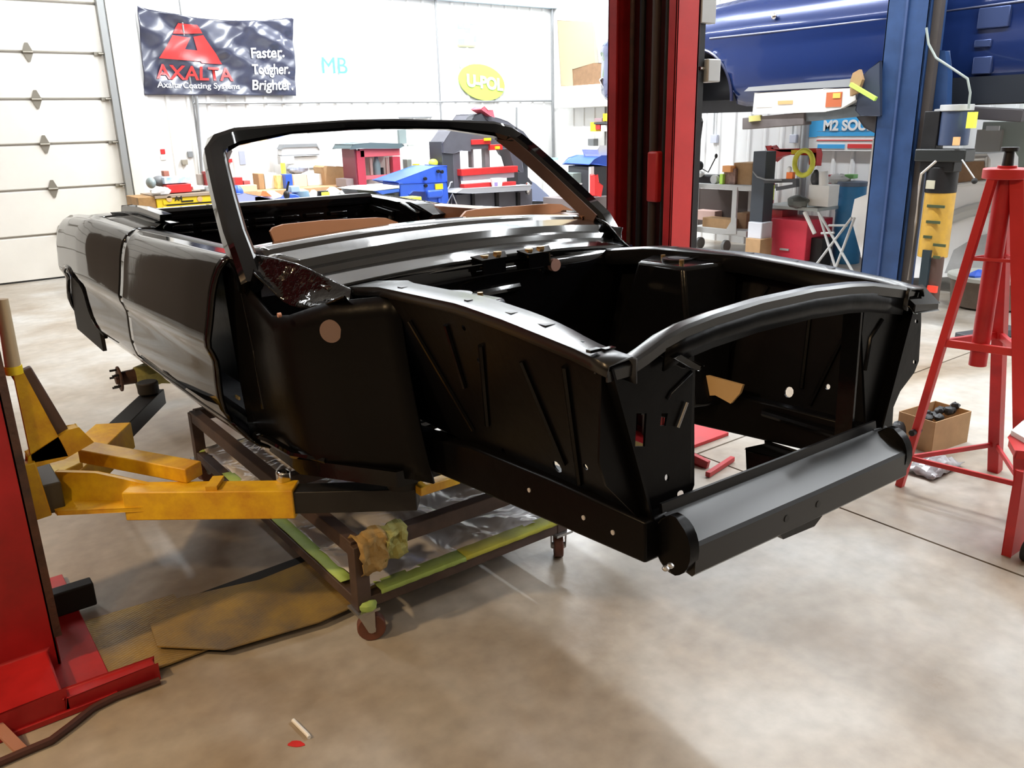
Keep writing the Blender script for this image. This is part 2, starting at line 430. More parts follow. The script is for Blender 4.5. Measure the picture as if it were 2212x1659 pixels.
conduit(G().tube([PX(1116, 232, 'y', YF - .04), PX(1116, 300, 'y', YF - .04)], .014), 9)
# ceiling fixtures
fx = None
for i, (x, y, c, st) in enumerate(FIX):
    ly = 2.4 if c == COOL else 1.3
    t = thing('ceiling_light', 'fluorescent strip light hanging under the ceiling, out of the view', 'ceiling light', (x, y, CEIL - .16), 'ceiling strip lights')
    mk(G().box(x - .13, x + .13, y - ly / 2, y + ly / 2, CEIL - .09, CEIL - .02), 'housing', WHITE, t)
    e = mat('lit tube cool' if c == COOL else 'lit tube warm', c, .5, emit=st)
    for dx in (-.06, .06): mk(G().cyl((x + dx, y - ly / 2 + .03, CEIL - .115), (x + dx, y + ly / 2 - .03, CEIL - .115), .018, n=8), 'tube', e, t)
# ================================================================== the black convertible body shell
CL = np.array([0.99975, -0.0223, 0.0]); CL /= np.linalg.norm(CL)
_b = RW @ _n([-380 - CX, 368 - CY, FPX]); _b = _b - CL * np.dot(_b, CL); CB = _n(_b); CU = np.cross(CL, CB)
CO = np.array([1.664, 2.634, 1.264]); CH = 1.262
MCAR = np.array([CL, CB, CU])
CROOT = CO - CU * CH
def CP(x, y, ax, val):
    """point of the body (v lateral, s rearwards, w up from the belt line) seen at photo pixel x, y on the plane ax = val"""
    a = {'v': 0, 's': 1, 'w': 2}[ax]; d = MCAR @ ray(x, y); c = MCAR @ (CAMP - CO); p = c + d * (val - c[a]) / d[a]
    return (p[0], p[1], p[2])
def L3(v, s, w): return (v, s, w + CH)
car = thing('car_body', 'bare gloss black convertible body shell without wheels, held on yellow lift arms and a cart', 'car body', tuple(CROOT),
            rot=Matrix((CL, CB, CU)).transposed())
def cm(g, name, m=BLACK, parent=None, **k):
    g.v = [(a, b, c + CH) for a, b, c in g.v]
    return mk(g, name, m, parent or car, local=True, **k)
WP = [0.012, 0.0, -.03, -.07, -.12, -.2, -.28, -.295, -.335, -.37, -.43, -.48, -.52, -.56, -.605]
VP_ = [.775, .805, .83, .846, .858, .872, .889, .886, .868, .866, .869, .869, .862, .850, .822]
def vside(s, w):
    v = float(np.interp(-w, [-x for x in WP], VP_))
    v += float(np.interp(s, [0, .3, 1.2, 1.7, 2.2, 2.9, 3.06, 3.16, 3.2], [-.008, 0, .004, .012, .025, .022, .0, -.06, -.11]))
    if s > 1.35:   # haunch swell over the rear wheel
        v += .02 * math.exp(-((w + .12) / .14) ** 2) * min(1, (s - 1.35) / .6)
    return v
def topw(s): return float(np.interp(s, [0, 1.2, 1.6, 2.1, 2.6, 3.0, 3.15, 3.2], [0, -.01, .005, .02, .005, -.02, -.05, -.09]))
def side_grid(s0, s1, w0, w1, ns, nw, sg, front=None, arch=False):
    rows = []
    for i in range(ns + 1):
        row = []
        for j in range(nw + 1):
            t = j / nw; w = w0 + (w1 - w0) * t; s = s0 + (s1 - s0) * i / ns
            if front and i == 0: s = front(w)
            elif front: s = front(w) + (s1 - front(w)) * i / ns
            ww = w + topw(s) * (1 - t)
            if s > 2.9: ww = w + topw(s) * (1 - t) + .05 * ((s - 2.9) / .3) ** 2 * t
            row.append([sg * vside(s, w), s, ww])
        rows.append(row)
    return rows
AC = (2.54, -.655, .40)
def quarter(sg):
    rows = side_grid(1.315, 3.2, .012, -.605, 58, 26, sg); g = G(); idx = {}
    V = []; keep = []
    n = len(rows[0])
    ins = lambda p: math.hypot(p[1] - AC[0], p[2] - AC[1]) < AC[2]
    flat = [p for r in rows for p in r]; iv = [ins(p) for p in flat]
    F = []
    for k in range(len(rows) - 1):
        for i in range(n - 1):
            q = (k * n + i, k * n + i + 1, (k + 1) * n + i + 1, (k + 1) * n + i)
            if all(iv[a] for a in q): continue
            F.append(q if sg < 0 else q[::-1])
    used = set(a for q in F for a in q)
    for a in used:
        if iv[a]:
            p = flat[a]; dx, dy = p[1] - AC[0], p[2] - AC[1]; r = math.hypot(dx, dy) or 1e-6
            p[1] = AC[0] + dx / r * AC[2]; p[2] = AC[1] + dy / r * AC[2]
    return G().add(flat, F)
def front_edge(w): return float(np.interp(-w, [0, .04, .12, .37, .53, .60, .63], [-.02, .0, .02, .055, .05, -.04, -.12]))
for sg in (-1, 1):
    q = cm(quarter(sg), 'quarter_panel', solid=.012)
    # rolled lip round the wheel opening and the dark wheelhouse inside it
    lip = [(sg * (vside(AC[0] + AC[2] * math.cos(a), AC[1] + AC[2] * math.sin(a)) + .004), AC[0] + AC[2] * math.cos(a), AC[1] + AC[2] * math.sin(a)) for a in np.linspace(.10, math.pi - .16, 26)]
    cm(G().tube(lip, .012, n=6), 'wheel_arch_lip', BLACK, q)
    R = []
    for v in (.86, .74, .58):
        R.append([(sg * v, AC[0] + .375 * math.cos(a), AC[1] + .375 * math.sin(a)) for a in np.linspace(.1, math.pi - .1, 18)])
    cm(G().grid(R).add([(sg * .58, AC[0] + .375 * math.cos(a), AC[1] + .375 * math.sin(a)) for a in np.linspace(.1, math.pi - .1, 18)], [tuple(range(18))]), 'wheelhouse', mat('matt undercoat', (.008, .008, .009), .7), q, solid=.006)
    cm(G().prism([(sg * .880, AC[0] + .398 * math.cos(a), AC[1] + .398 * math.sin(a)) for a in np.linspace(-.06, math.pi + .06, 24)], (-sg * .02, 0, 0)), 'wheel_well_liner', mat('matt undercoat', (.008, .008, .009), .7), q)
    d = cm(G().grid(side_grid(0, 1.305, .012, -.545, 26, 22, sg, front=front_edge), flip=sg > 0), 'door', solid=.012)
    # top ledge of the door: folded inwards with a slot for the glass
    cm(G().tube([(sg * .77, .02, .004), (sg * .775, .6, .0), (sg * .775, 1.30, -.004)], .011, n=8), 'belt_moulding', BLACK, d)
    g = G().grid([[(sg * .775, s, .006), (sg * .70, s, .002), (sg * .70, s, -.12), (sg * .715, s, -.5)] for s in np.linspace(.02, 1.3, 8)], flip=sg < 0)
    cm(g, 'inner_panel', TANB if sg > 0 else BLACK3, d, solid=.006)
    g = G().grid([[(sg * .775, s, topw(s) + .008), (sg * .68, s, topw(s) + .012), (sg * .64, s, topw(s) - .02), (sg * .64, s, -.3)] for s in np.linspace(1.32, 2.0, 8)], flip=sg < 0)
    cm(g, 'inner_quarter', TANB if sg > 0 else BLACK2, q, solid=.006)
    rk = side_grid(0, 1.36, -.552, -.605, 12, 4, sg, front=front_edge)
    rk = [r + [[sg * .79, r[-1][1], -.625], [sg * .76, r[-1][1], -.64], [sg * .70, r[-1][1], -.635]] for r in rk]
    cm(G().grid(rk, flip=sg > 0), 'rocker_panel', solid=.01)
    cm(G().box(sg * .80, sg * .815, 1.36, 2.15, -.62, -.58), 'quarter_bottom_flange')
# decklid surround, rear panel and trunk floor
cm(G().grid([[(v, s, .0 + topw(s) + .012 * (1 - (v / .8) ** 2)) for v in np.linspace(-.79, .79, 13)] for s in np.linspace(1.86, 2.12, 4)]), 'rear_deck', solid=.01)
cm(G().grid([[(v, s, -.05 - .05 * i) for v in np.linspace(-.72, .72, 9)] for i, s in enumerate((3.12, 3.16, 3.18, 3.18, 3.16, 3.15))]), 'tail_panel', solid=.01)
for sg in (-1, 1): cm(G().grid([[(sg * .79, s, topw(s)), (sg * .66, s, topw(s) + .01), (sg * .64, s, topw(s) - .04)] for s in np.linspace(2.1, 3.16, 9)], flip=sg > 0), 'drip_rail', solid=.008)
cm(G().box(-.70, .70, 2.1, 3.14, -.40, -.38), 'trunk_floor', BLACK2)
cm(G().box(-.72, .72, -.25, 1.8, -.63, -.60), 'floor_pan', BLACK2)
cm(G().prism([(-.12, -.3, -.6), (-.08, -.3, -.42), (.08, -.3, -.42), (.12, -.3, -.6)], (0, 1.6, 0)), 'transmission_tunnel', BLACK2)
# folding-top well bulkhead with pressed slots
g = G().box(-.62, .62, 1.80, 1.82, -.60, .045).grid([[(v, 1.80, .045), (v, 1.82, .062), (v, 1.90, .062), (v, 1.93, .03)] for v in np.linspace(-.62, .62, 6)])
bh = cm(g, 'bulkhead')
for k, v in enumerate(np.linspace(-.52, .34, 7)):
    cm(G().box(v, v + .105, 1.772, 1.80, -.045, -.022).box(v, v + .105, 1.776, 1.80, -.075, -.06), 'pressed_rib', BLACK, bh, bev=.004)
cm(G().box(-.60, .60, 1.785, 1.80, .008, .022), 'pressed_rib', BLACK, bh)
cm(G().box(-.60, .60, 1.1, 1.8, -.36, -.33).box(-.60, .60, 1.1, 1.12, -.6, -.36), 'rear_seat_riser', BLACK2)

# hinge and top-lift brackets at both ends of the bulkhead
def cpoly(pts, ax, val): return [CP(x, y, ax, val) for x, y in pts]
g = G(); g.prism(cpoly([(263, 444), (300, 448), (345, 464), (345, 478), (318, 480), (262, 468)], 'v', -.70), (.05, 0, 0))
tb = cm(g, 'top_bracket', bev=.004)
cm(G().prism(cpoly([(239, 459), (262, 458), (318, 478), (345, 484), (330, 496), (258, 482)], 'v', -.71), (.08, 0, 0)), 'hinge_arm', BLACK, tb, bev=.004)
cm(G().prism(cpoly([(252, 478), (330, 484), (345, 512), (262, 498)], 'v', -.68), (.04, 0, 0)), 'side_plate', BLACK2, tb)
cm(G().tube(cpoly([(324, 474), (322, 500), (330, 510)], 'v', -.69), .008), 'link_rod', STEEL, tb)
g = G(); g.prism(cpoly([(742, 419), (770, 420), (838, 432), (858, 436), (885, 437), (905, 444), (935, 464), (922, 476), (905, 480), (890, 488), (838, 492), (760, 490), (738, 478), (730, 444)], 'v', .62), (.09, 0, 0))
tb2 = cm(g, 'top_bracket', bev=.006)
cm(G().bar(CP(868, 445, 'v', .60), CP(905, 468, 'v', .60), .03, .05), 'hinge_arm', BLACK, tb2, bev=.006)
cm(G().bar(CP(800, 446, 'v', .60), CP(850, 462, 'v', .60), .02, .03), 'hinge_arm', BLACK2, tb2, bev=.004)
for x, y in ((763, 436), (772, 436), (790, 466), (812, 452), (845, 470)):
    p = CP(x, y, 'v', .62); cm(G().cyl((p[0] - .012, p[1], p[2]), p, .012, n=8), 'bolt', STEEL, tb2)
# tan hardboard patterns standing behind the dash
for pts in ([(584, 500), (590, 492), (612, 485), (700, 476), (815, 470), (835, 471), (860, 480), (860, 520), (600, 540)],
            [(985, 482), (1008, 456), (1030, 452), (1185, 440), (1212, 441), (1245, 458), (1256, 480), (1180, 500), (985, 500)]):
    cm(G().prism(cpoly(pts, 's', .24), (0, .014, 0)), 'tan_panel', TAN, bev=.004)
# windshield frame: swept boxed channel, wider pillars
LP = [(-.765, -.10, -.09), (-.762, -.035, -.01), (-.75, .06, .055), (-.722, .20, .158), (-.692, .33, .252), (-.67, .415, .31), (-.642, .452, .346), (-.57, .472, .372), (-.35, .492, .395), (-.1, .5, .405)]
full = LP + [(-v, s, w) for v, s, w in reversed(LP)]
secs = []
P = [Vector(p) for p in full]; R = []
for k, p in enumerate(P):
    d = ((P[k + 1] if k + 1 < len(P) else p) - (P[k - 1] if k else p)).normalized()
    back = Vector((0, 1, -.9)).normalized() if abs(d.x) < .7 else Vector((0, 1, -.1)).normalized()
    out = d.cross(back).normalized(); back = out.cross(d).normalized()
    t = min(1, max(0, (abs(p.x) - .45) / .18)); wd = .019 + .018 * t; dp = .022 + .014 * t
    R.append([p + out * a * wd + back * b * dp for a, b in ((-1, -.6), (-.6, -1), (.6, -1), (1, -.6), (1, .6), (.6, 1), (-.6, 1), (-1, .6))])
ws = cm(G().ring([[tuple(q) for q in r] for r in R]), 'windshield_frame', ang=30)
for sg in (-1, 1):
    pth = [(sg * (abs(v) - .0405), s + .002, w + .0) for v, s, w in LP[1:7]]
    cm(G().tube(pth, .01, sec=[(-.003, -.03), (.003, -.03), (.003, .024), (-.003, .024)]), 'pillar_reflection', mat('brown floor reflection', (.13, .075, .06), .4), ws)  # brown strip painted as the floor reflected in the pillar

# cowl: crowned panel with steps, lip, vent row, spring bolts
def crown(v): return .034 * (1 - (v / .70) ** 2)
CR = [(.13, -.06), (.125, -.006), (.10, .002), (.03, .0), (.0, -.006), (-.012, -.02), (-.05, -.024), (-.06, -.014), (-.19, -.026), (-.20, -.050), (-.235, -.054), (-.245, -.072), (-.30, -.082), (-.345, -.09), (-.352, -.082), (-.385, -.088), (-.392, -.108)]
rows = []
for s, w in CR:
    rows.append([(v * (1 - .10 * max(0, -s) / .36), s - .03 * (v / .7) ** 2 * -1 - .0, w + crown(v) + .004) for v in np.linspace(-.70, .70, 29)])
cw = cm(G().grid(rows, flip=True), 'cowl_panel', COWLM, solid=.008, ang=24)
g = G()
for v in np.linspace(-.33, .10, 34): g.box(v, v + .007, -.036, -.022, -.0215 + crown(v) + .005, -.019 + crown(v) + .005)
tag(cm(g, 'vent_holes', DARK, cw), kind='stuff')
for c in (-.06, .13):
    g = G().prism([(c - .07, -.385, -.046), (c - .05, -.425, -.058), (c + .05, -.425, -.056), (c + .07, -.385, -.042)], (0, 0, .006)).box(c - .045, c + .045, -.424, -.418, -.10, -.052)
    cm(g, 'mount_bracket', BLACK, cw)
for x, y in ((1047, 563), (1075, 555), (1143, 549), (1168, 543)):
    p = CP(x, y, 's', -.395); cm(G().cyl((p[0], p[1], p[2] - .012), (p[0], p[1], p[2] + .008), .009, n=8).cyl((p[0], p[1], p[2] + .006), (p[0], p[1], p[2] + .018), .015, n=6), 'bolt', BRASS, cw)
# draped cowl corner gusset between door pillar and apron rail
for sg in (-1, 1):
    ptop = [(545, 548), (575, 552), (610, 560), (650, 570), (690, 590), (730, 612), (765, 622)]
    plow = [(545, 588), (562, 603), (588, 628), (608, 655), (645, 671), (700, 662), (745, 632)]
    ss = np.linspace(-.02, -.42, 7)
    rows = []
    for t in np.linspace(0, 1, 9):
        row = []
        for k in range(7):
            a = Vector(CP(*ptop[k], 's', ss[k])); b = Vector(CP(*plow[k], 'v', -.775 + .02 * k))
            p = a.lerp(b, t); p.z -= .035 * math.sin(math.pi * t) * (.4 + .6 * math.sin(1.3 * k)) ; p.y += .006 * math.sin(5 * t + 2.3 * k)
            row.append((p.x * (1 if sg < 0 else -1), p.y, p.z))
        rows.append(row)
    cs = cm(G().grid(rows, flip=sg > 0), 'cowl_corner', mat('lumpy gloss black', (.0025, .0025, .003), .05, spec=.5, bump=.9, bscale=16), solid=.008, sub=1)
    # pillar side plate and the toe-board that steps in to the engine bay
    def side_outline(s): return float(np.interp(-s, [-.05, .0, .10, .18, .25, .32, .42, .60], [-.03, -.05, -.09, -.13, -.16, -.155, -.11, -.085]))
    rows = []
    for s, v in [(.06, .80), (.02, .785), (-.05, .775), (-.15, .77), (-.26, .765), (-.33, .74), (-.45, .665), (-.60, .57), (-.66, .545)]:
        wt = side_outline(s)
        lowv = v - .02 if v > .7 else v - .04
        rows.append([(sg * (v + (lowv - v) * t ** 2), s - .05 * t * (1 if s < -.3 else 0), wt + (-.632 - wt) * t) for t in np.linspace(0, 1, 10)])
    cp = cm(G().grid(rows, flip=sg < 0), 'cowl_side_panel', BLACK3, solid=.008, ang=50)
    if sg < 0:
        g = G().cyl((-.672, -.462, -.190), (-.664, -.455, -.190), .034, n=24)
        cm(g, 'access_plug', mat('primer plug', (.16, .11, .10), .6), cp)
        p = CP(607, 680, 'v', -.77); cm(G().cyl((p[0] - .01, p[1], p[2]), (p[0] + .0, p[1], p[2]), .007, n=10), 'stud', mat('copper stud', (.6, .3, .2), .4, metal=.4), cp)
        p = CP(515, 858, 'v', -.79); cm(G().box(p[0] - .006, p[0], p[1] - .02, p[1] + .02, p[2] - .005, p[2] + .005), 'strap_end', mat('gold tag', (.6, .5, .25), .3), cp)
        cm(G().tube([(-.79, -.02, -.60), (-.785, -.15, -.585), (-.76, -.28, -.60), (-.70, -.40, -.60)], .014), 'pressed_rib', BLACK, cp)
        cm(G().tube([(-.775, -.03, -.09), (-.77, -.06, -.3), (-.765, -.06, -.5)], .008), 'pressed_rib', BLACK, cp)
# front aprons: flanged top rail, upright skin with real holes, bottom frame rail
for sg in (-1, 1):
    tr_ = []
    for s in np.linspace(-.38, -1.535, 24):
        w = float(np.interp(-s, [.38, .58, 1.0, 1.19, 1.43, 1.54], [-.085, -.063, -.056, -.068, -.09, -.106])); wi = .475 + .03 * math.exp(-((s + 1.45) / .12) ** 2)
        if s > -.6: wi = .46
        tr_.append([(sg * .572, s, w - .022), (sg * .566, s, w), (sg * (wi + .012), s, w + .006), (sg * wi, s, w), (sg * wi, s, w - .05)])
    ap = cm(G().grid(tr_, flip=sg > 0), 'apron_rail', SATIN, solid=.006)
    for (s, ds, v, dv) in ((-1.155, .012, .52, .01), (-1.27, .022, .515, .014), (-.66, .012, .53, .012), (-.99, .008, .53, .008), (-1.41, .01, .525, .008)):
        w = float(np.interp(-s, [.38, .58, 1.0, 1.19, 1.43, 1.54], [-.085, -.063, -.056, -.068, -.09, -.106]))
        cm(G().box(sg * (v - dv), sg * (v + dv), s - ds, s + ds, w + .004, w + .0065), 'slot', DARK, ap)
    # upright skin: v = .56 - .16*(depth)
    def V(s, w): return (sg * (.566 - .135 * (-(w + .08)) / .42), s, w)
    outer = [V(-.40, -.09), V(-.58, -.075), V(-1.0, -.07), V(-1.2, -.08), V(-1.45, -.10), V(-1.53, -.115), V(-1.53, -.50), V(-.42, -.50)]
    holes = []
    for (s, w, r) in ((-1.0, -.115, .008), (-1.02, -.20, .009), (-1.22, -.44, .016), (-.98, -.47, .008), (-1.34, -.40, .008), (-1.44, -.33, .008)):
        holes.append([V(s + r * math.cos(a), w + r * math.sin(a)) for a in np.linspace(0, 2 * math.pi, 10, endpoint=False)])
    sk = cm(G().plate(outer, holes, (sg * -.006, 0, 0)), 'apron_panel', BLACK3)
    for a, b in (((-.72, -.14), (-.86, -.44)), ((-1.06, -.15), (-.95, -.40)), ((-1.22, -.16), (-1.26, -.42)), ((-1.38, -.14), (-1.30, -.46)), ((-.92, -.12), (-.90, -.30))):
        p, q = V(*a), V(*b); e = sg * .004
        cm(G().tube([(p[0] + e, p[1], p[2]), (q[0] + e, q[1], q[2])], .007, n=6), 'pressed_rib', BLACK2, sk)
        cm(G().tube([(p[0] - 2.2 * e, p[1], p[2]), (q[0] - 2.2 * e, q[1], q[2])], .007, n=6), 'pressed_rib', BLACK2, sk)
    # shock tower boxed into the bay
    g = G(); t = [(.53, -.60, -.075), (.36, -.66, -.085), (.34, -.88, -.085), (.53, -.95, -.075)]; lo = [(.41, -.52, -.52), (.30, -.56, -.52), (.30, -.97, -.52), (.41, -1.02, -.52)]
    g.ring([[(sg * a, b, c) for a, b, c in lo], [(sg * a, b, c) for a, b, c in t]])
    st = cm(g, 'shock_tower', BLACK2, bev=.012)
    cm(G().cyl((sg * .44, -.77, -.082), (sg * .44, -.77, -.074), .055, n=20), 'tower_ring', SATIN, st)
    cm(G().cyl((sg * .44, -.77, -.073), (sg * .44, -.77, -.0725), .036, n=18), 'tower_hole', DARK, st)
    for dx, dy in ((-.05, -.06), (.05, -.06), (0, .07)): cm(G().cyl((sg * .44 + dx, -.77 + dy, -.084), (sg * .44 + dx, -.77 + dy, -.07), .008, n=8), 'bolt', BRASS, st)
    # frame rail, box section ending in a rounded nose
    R = []
    for s, z0, z1 in ((-.30, -.655, -.56), (-.55, -.64, -.54), (-.85, -.615, -.49), (-1.2, -.59, -.475), (-1.53, -.567, -.47)):
        R.append([(sg * .462, s, z0), (sg * .462, s, z1), (sg * .39, s, z1 + .005), (sg * .385, s, z0)])
    fr = cm(G().ring(R), 'frame_rail', BLACK3, bev=.006)
    for s in (-1.12, -1.33, -1.43):
        cm(G().cyl((sg * .458, s, -.53), (sg * .4645, s, -.53), .006, n=10), 'rail_light_dot', mat('painted hole light', (.45, .45, .47), .5), fr)  # pale discs painted as light showing through small rail holes
    # torque box under the toe-board
    cm(G().prism([(sg * .76, -.05, -.655), (sg * .76, -.32, -.655), (sg * .58, -.62, -.655), (sg * .42, -.62, -.655), (sg * .42, -.05, -.655)], (0, 0, .05)), 'torque_box', BLACK2)
# firewall with pressings
fw = cm(G().grid([[(v, -.385 + .04 * (1 - abs(v) / .55) * t, -.10 + crown(v) - .53 * t) for v in np.linspace(-.56, .56, 15)] for t in np.linspace(0, 1, 10)], flip=True), 'firewall', solid=.008)
for v0, v1, w, r in ((-.34, -.30, -.165, .014), (-.25, -.19, -.165, .014), (-.13, .06, -.165, .016), (-.4, -.2, -.34, .02), (.0, .3, -.36, .03)):
    cm(G().tube([(v0, -.386, w), (v1, -.386, w + .004)], r, n=8), 'pressed_rib', BLACK, fw)
p = CP(1197, 572, 's', -.396); cm(G().cyl((p[0], p[1] - .010, p[2]), (p[0], p[1] + .01, p[2]), .022, n=20), 'grommet', mat('brown grommet', (.30, .17, .14), .5), fw)
# ------- radiator support
RS = -1.50
bar = [(-.560, RS - .01, -.112), (-.50, RS - .012, -.110), (-.45, RS - .012, -.094), (-.40, RS - .01, -.076), (-.34, RS - .01, -.062), (-.25, RS - .01, -.052), (-.1, RS - .01, -.043), (.1, RS - .01, -.043), (.25, RS - .01, -.052), (.34, RS - .01, -.062), (.42, RS - .012, -.078), (.50, RS - .012, -.094), (.545, RS - .01, -.105)]
R = []
for i, (v, s, w) in enumerate(bar):
    R.append([(v, s - .014, w - .030), (v, s - .016, w - .008), (v, s - .010, w - .001), (v, s + .006, w + .002), (v, s + .024, w - .004), (v, s + .026, w - .020), (v, s + .021, w - .020), (v, s + .018, w - .008), (v, s - .009, w - .009), (v, s - .009, w - .030)])
ub = cm(G().ring(R), 'upper_tie_bar', SATIN, ang=28)
cm(G().grid([[(v, RS - .022, w - .026), (v, RS - .016, w - .075)] for v, s, w in bar[3:-1]]), 'tie_bar_skirt', BLACK3, ub, solid=.006)
for x, y in ((1283, 760), (1300, 768), (1315, 757)):
    p = CP(x, y, 's', RS + .02); cm(G().box(p[0] - .014, p[0] + .014, p[1] - .006, p[1] + .008, p[2], p[2] + .006), 'clip', BLACK, ub)
def rsp(pts): return [CP(x, y, 's', RS) for x, y in pts]
def ell(x, y, a, b, n=12): return [(x + a * math.cos(t), y + b * math.sin(t)) for t in np.linspace(0, 2 * math.pi, n, endpoint=False)]
outer = rsp([(1300, 790), (1345, 782), (1400, 750), (1440, 728), (1500, 735), (1500, 1048), (1462, 1150), (1440, 1160), (1380, 1120), (1310, 1050), (1295, 1000)])
holes = [rsp(h) for h in ([(1375, 893), (1397, 893), (1393, 965), (1372, 965)], [(1429, 893), (1443, 893), (1438, 920), (1426, 920)], ell(1472, 1068, 9, 9), ell(1471, 1094, 5, 7), ell(1441, 1032, 5, 8))]
sp = cm(G().plate(outer, holes, (0, .006, 0)), 'core_support_side', BLACK3)
cm(G().box(-.292, -.284, RS, RS + .05, -.46, -.16), 'return_flange', BLACK2, sp)
cm(G().prism(rsp([(1430, 768), (1447, 764), (1495, 784), (1488, 793), (1474, 793)]), (0, -.03, .0)), 'horn_bracket', BLACK, sp, bev=.003)
cm(G().tube(rsp([(1493, 803), (1447, 848), (1440, 862)]), .005), 'pressed_rib', BLACK, sp)
cm(G().tube([(a, b - .006, c) for a, b, c in rsp([(1480, 868), (1460, 922)])], .0035), 'pressed_rib', STEEL, sp)
outer = rsp([(1870, 645), (1990, 640), (1990, 700), (1985, 780), (1975, 805), (1945, 845), (1930, 880), (1925, 958), (1872, 952), (1862, 720)])
holes = [rsp(ell(1980, 694, 3.5, 5)), rsp(ell(1976, 782, 3.5, 5)), rsp(ell(1893, 908, 6, 10))]
sp2 = cm(G().plate(outer, holes, (0, .006, 0)), 'core_support_side', BLACK3)
cm(G().box(.335, .343, RS, RS + .05, -.50, -.14), 'return_flange', BLACK2, sp2)
cm(G().tube(rsp([(1905, 690), (1880, 730), (1868, 800)]), .006), 'pressed_rib', BLACK2, sp2)
g = G().prism([(.50, RS, -.098), (.625, RS - .0, -.108), (.625, RS - .05, -.15), (.50, RS - .05, -.14)], (0, 0, -.02))
cm(g, 'horn_bracket', BLACK, sp2, bev=.003)
# lower crossmember
sec = [(-1.515, -.448), (-1.522, -.448), (-1.526, -.470), (-1.536, -.472), (-1.575, -.484), (-1.615, -.505), (-1.621, -.513), (-1.620, -.575), (-1.612, -.584), (-1.545, -.572), (-1.515, -.545)]
vs = np.linspace(-.405, .41, 9)
lc = cm(G().ring([[(v, s, w + .004 * abs(v)) for s, w in sec] for v in vs]), 'lower_crossmember', mat('satin crossmember', (.006, .006, .007), .34, spec=.45), ang=25)
for sg in (-1, 1):
    c = (sg * .40, -1.572, -.52)
    prof = [(c[0], c[1] + .052 * math.cos(a), c[2] + .066 * math.sin(a)) for a in np.linspace(0, 2 * math.pi, 22, endpoint=False)]
    cm(G().prism(prof, (sg * .022, 0, 0)), 'rounded_end', BLACK3, lc, bev=.008)
cm(G().prism([(-.12, -1.615, -.57), (-.10, -1.615, -.595), (.02, -1.615, -.60), (.06, -1.615, -.575)], (0, .05, 0)), 'jacking_lug', BLACK2, lc)
for x, y in ((1448, 1222), (1438, 1228)):
    p = CP(x, y, 's', -1.62); cm(G().ball(p, .008, .008, .006, n=8, m=5), 'weld_nut', STEEL, lc)
for v in (-.1, .02): cm(G().cyl((v, -1.622, -.54), (v, -1.618, -.54), .009, n=10), 'bolt_hole', DARK, lc)
# inner splash gusset and strut bracket on the far rail, small one on the near rail
cm(G().prism([(.40, -1.18, -.60), (.40, -1.30, -.60), (.37, -1.27, -.74), (.37, -1.22, -.745)], (-.09, 0, 0)), 'strut_bracket', BLACK2, bev=.006)
cm(G().prism([(-.30, -1.42, -.48), (-.24, -1.40, -.50), (-.24, -1.40, -.58), (-.20, -1.40, -.62), (-.36, -1.42, -.62), (-.36, -1.42, -.48)], (0, .01, 0)), 'strut_bracket', BLACK2)
cm(G().prism(cpoly([(1498, 806), (1530, 812), (1604, 832), (1598, 850), (1578, 872), (1560, 862), (1545, 854), (1498, 856)], 'v', .36), (.01, 0, 0)), 'masking_paper', mat('tan paper in bay', (.50, .33, .15), .7), bev=.002)
cm(G().tube([(.38, -1.18, -.5), (.38, -1.5, -.505)], .012), 'rail_bead', BLACK2)

# rear axle end hanging under the body
ax_ = thing('rear_axle', 'rusty rear axle flange with wheel studs and greenish masking paper, hanging below the black body', 'axle', tuple(CROOT + CL * -.72 + CB * 2.5), rot=Matrix((CL, CB, CU)).transposed())
FR[ax_.name] = FR['car_body']; ax_.matrix_world = FR['car_body']
hc = Vector((-.76, 2.5, -.93 + CH))
g = G().cyl(hc + Vector((-.012, 0, 0)), hc, .075, n=24).cyl(hc + Vector((-.03, 0, 0)), hc + Vector((-.012, 0, 0)), .03, .034, n=16)
mk(g, 'axle_flange', RUST, ax_, local=True, bev=.003)
for k in range(5):
    a = 2 * math.pi * k / 5; p = hc + Vector((0, .055 * math.cos(a), .055 * math.sin(a))); mk(G().cyl(p + Vector((-.05, 0, 0)), p, .0065, n=8), 'wheel_stud', DARK, ax_, local=True)
mk(G().cyl(hc, hc + Vector((.09, 0, 0)), .04, .045, n=16), 'bearing_housing', RUST, ax_, local=True)
R = []
for k, x in enumerate(np.linspace(.08, .36, 7)):
    R.append([(hc.x + x, hc.y + (.066 + .012 * math.sin(3 * i + k)) * math.cos(2 * math.pi * i / 9), hc.z + (.07 + .012 * math.cos(2 * i + k)) * math.sin(2 * math.pi * i / 9) - .01) for i in range(9)])
mk(G().ring(R), 'masking_paper', MASKG, ax_, local=True, ang=10)
mk(G().cyl(hc + Vector((.3, 0, 0)), hc + Vector((1.4, 0, 0)), .038, n=14), 'axle_tube', DARK, ax_, local=True)
for dx in (.25, 1.25): mk(G().tube([hc + Vector((dx, -.55, .22)), hc + Vector((dx, -.2, .07)), hc + Vector((dx, .1, .05)), hc + Vector((dx, .5, .34)), hc + Vector((dx, .55, .52))], .02, n=6), 'leaf_spring', DARK, ax_, local=True)

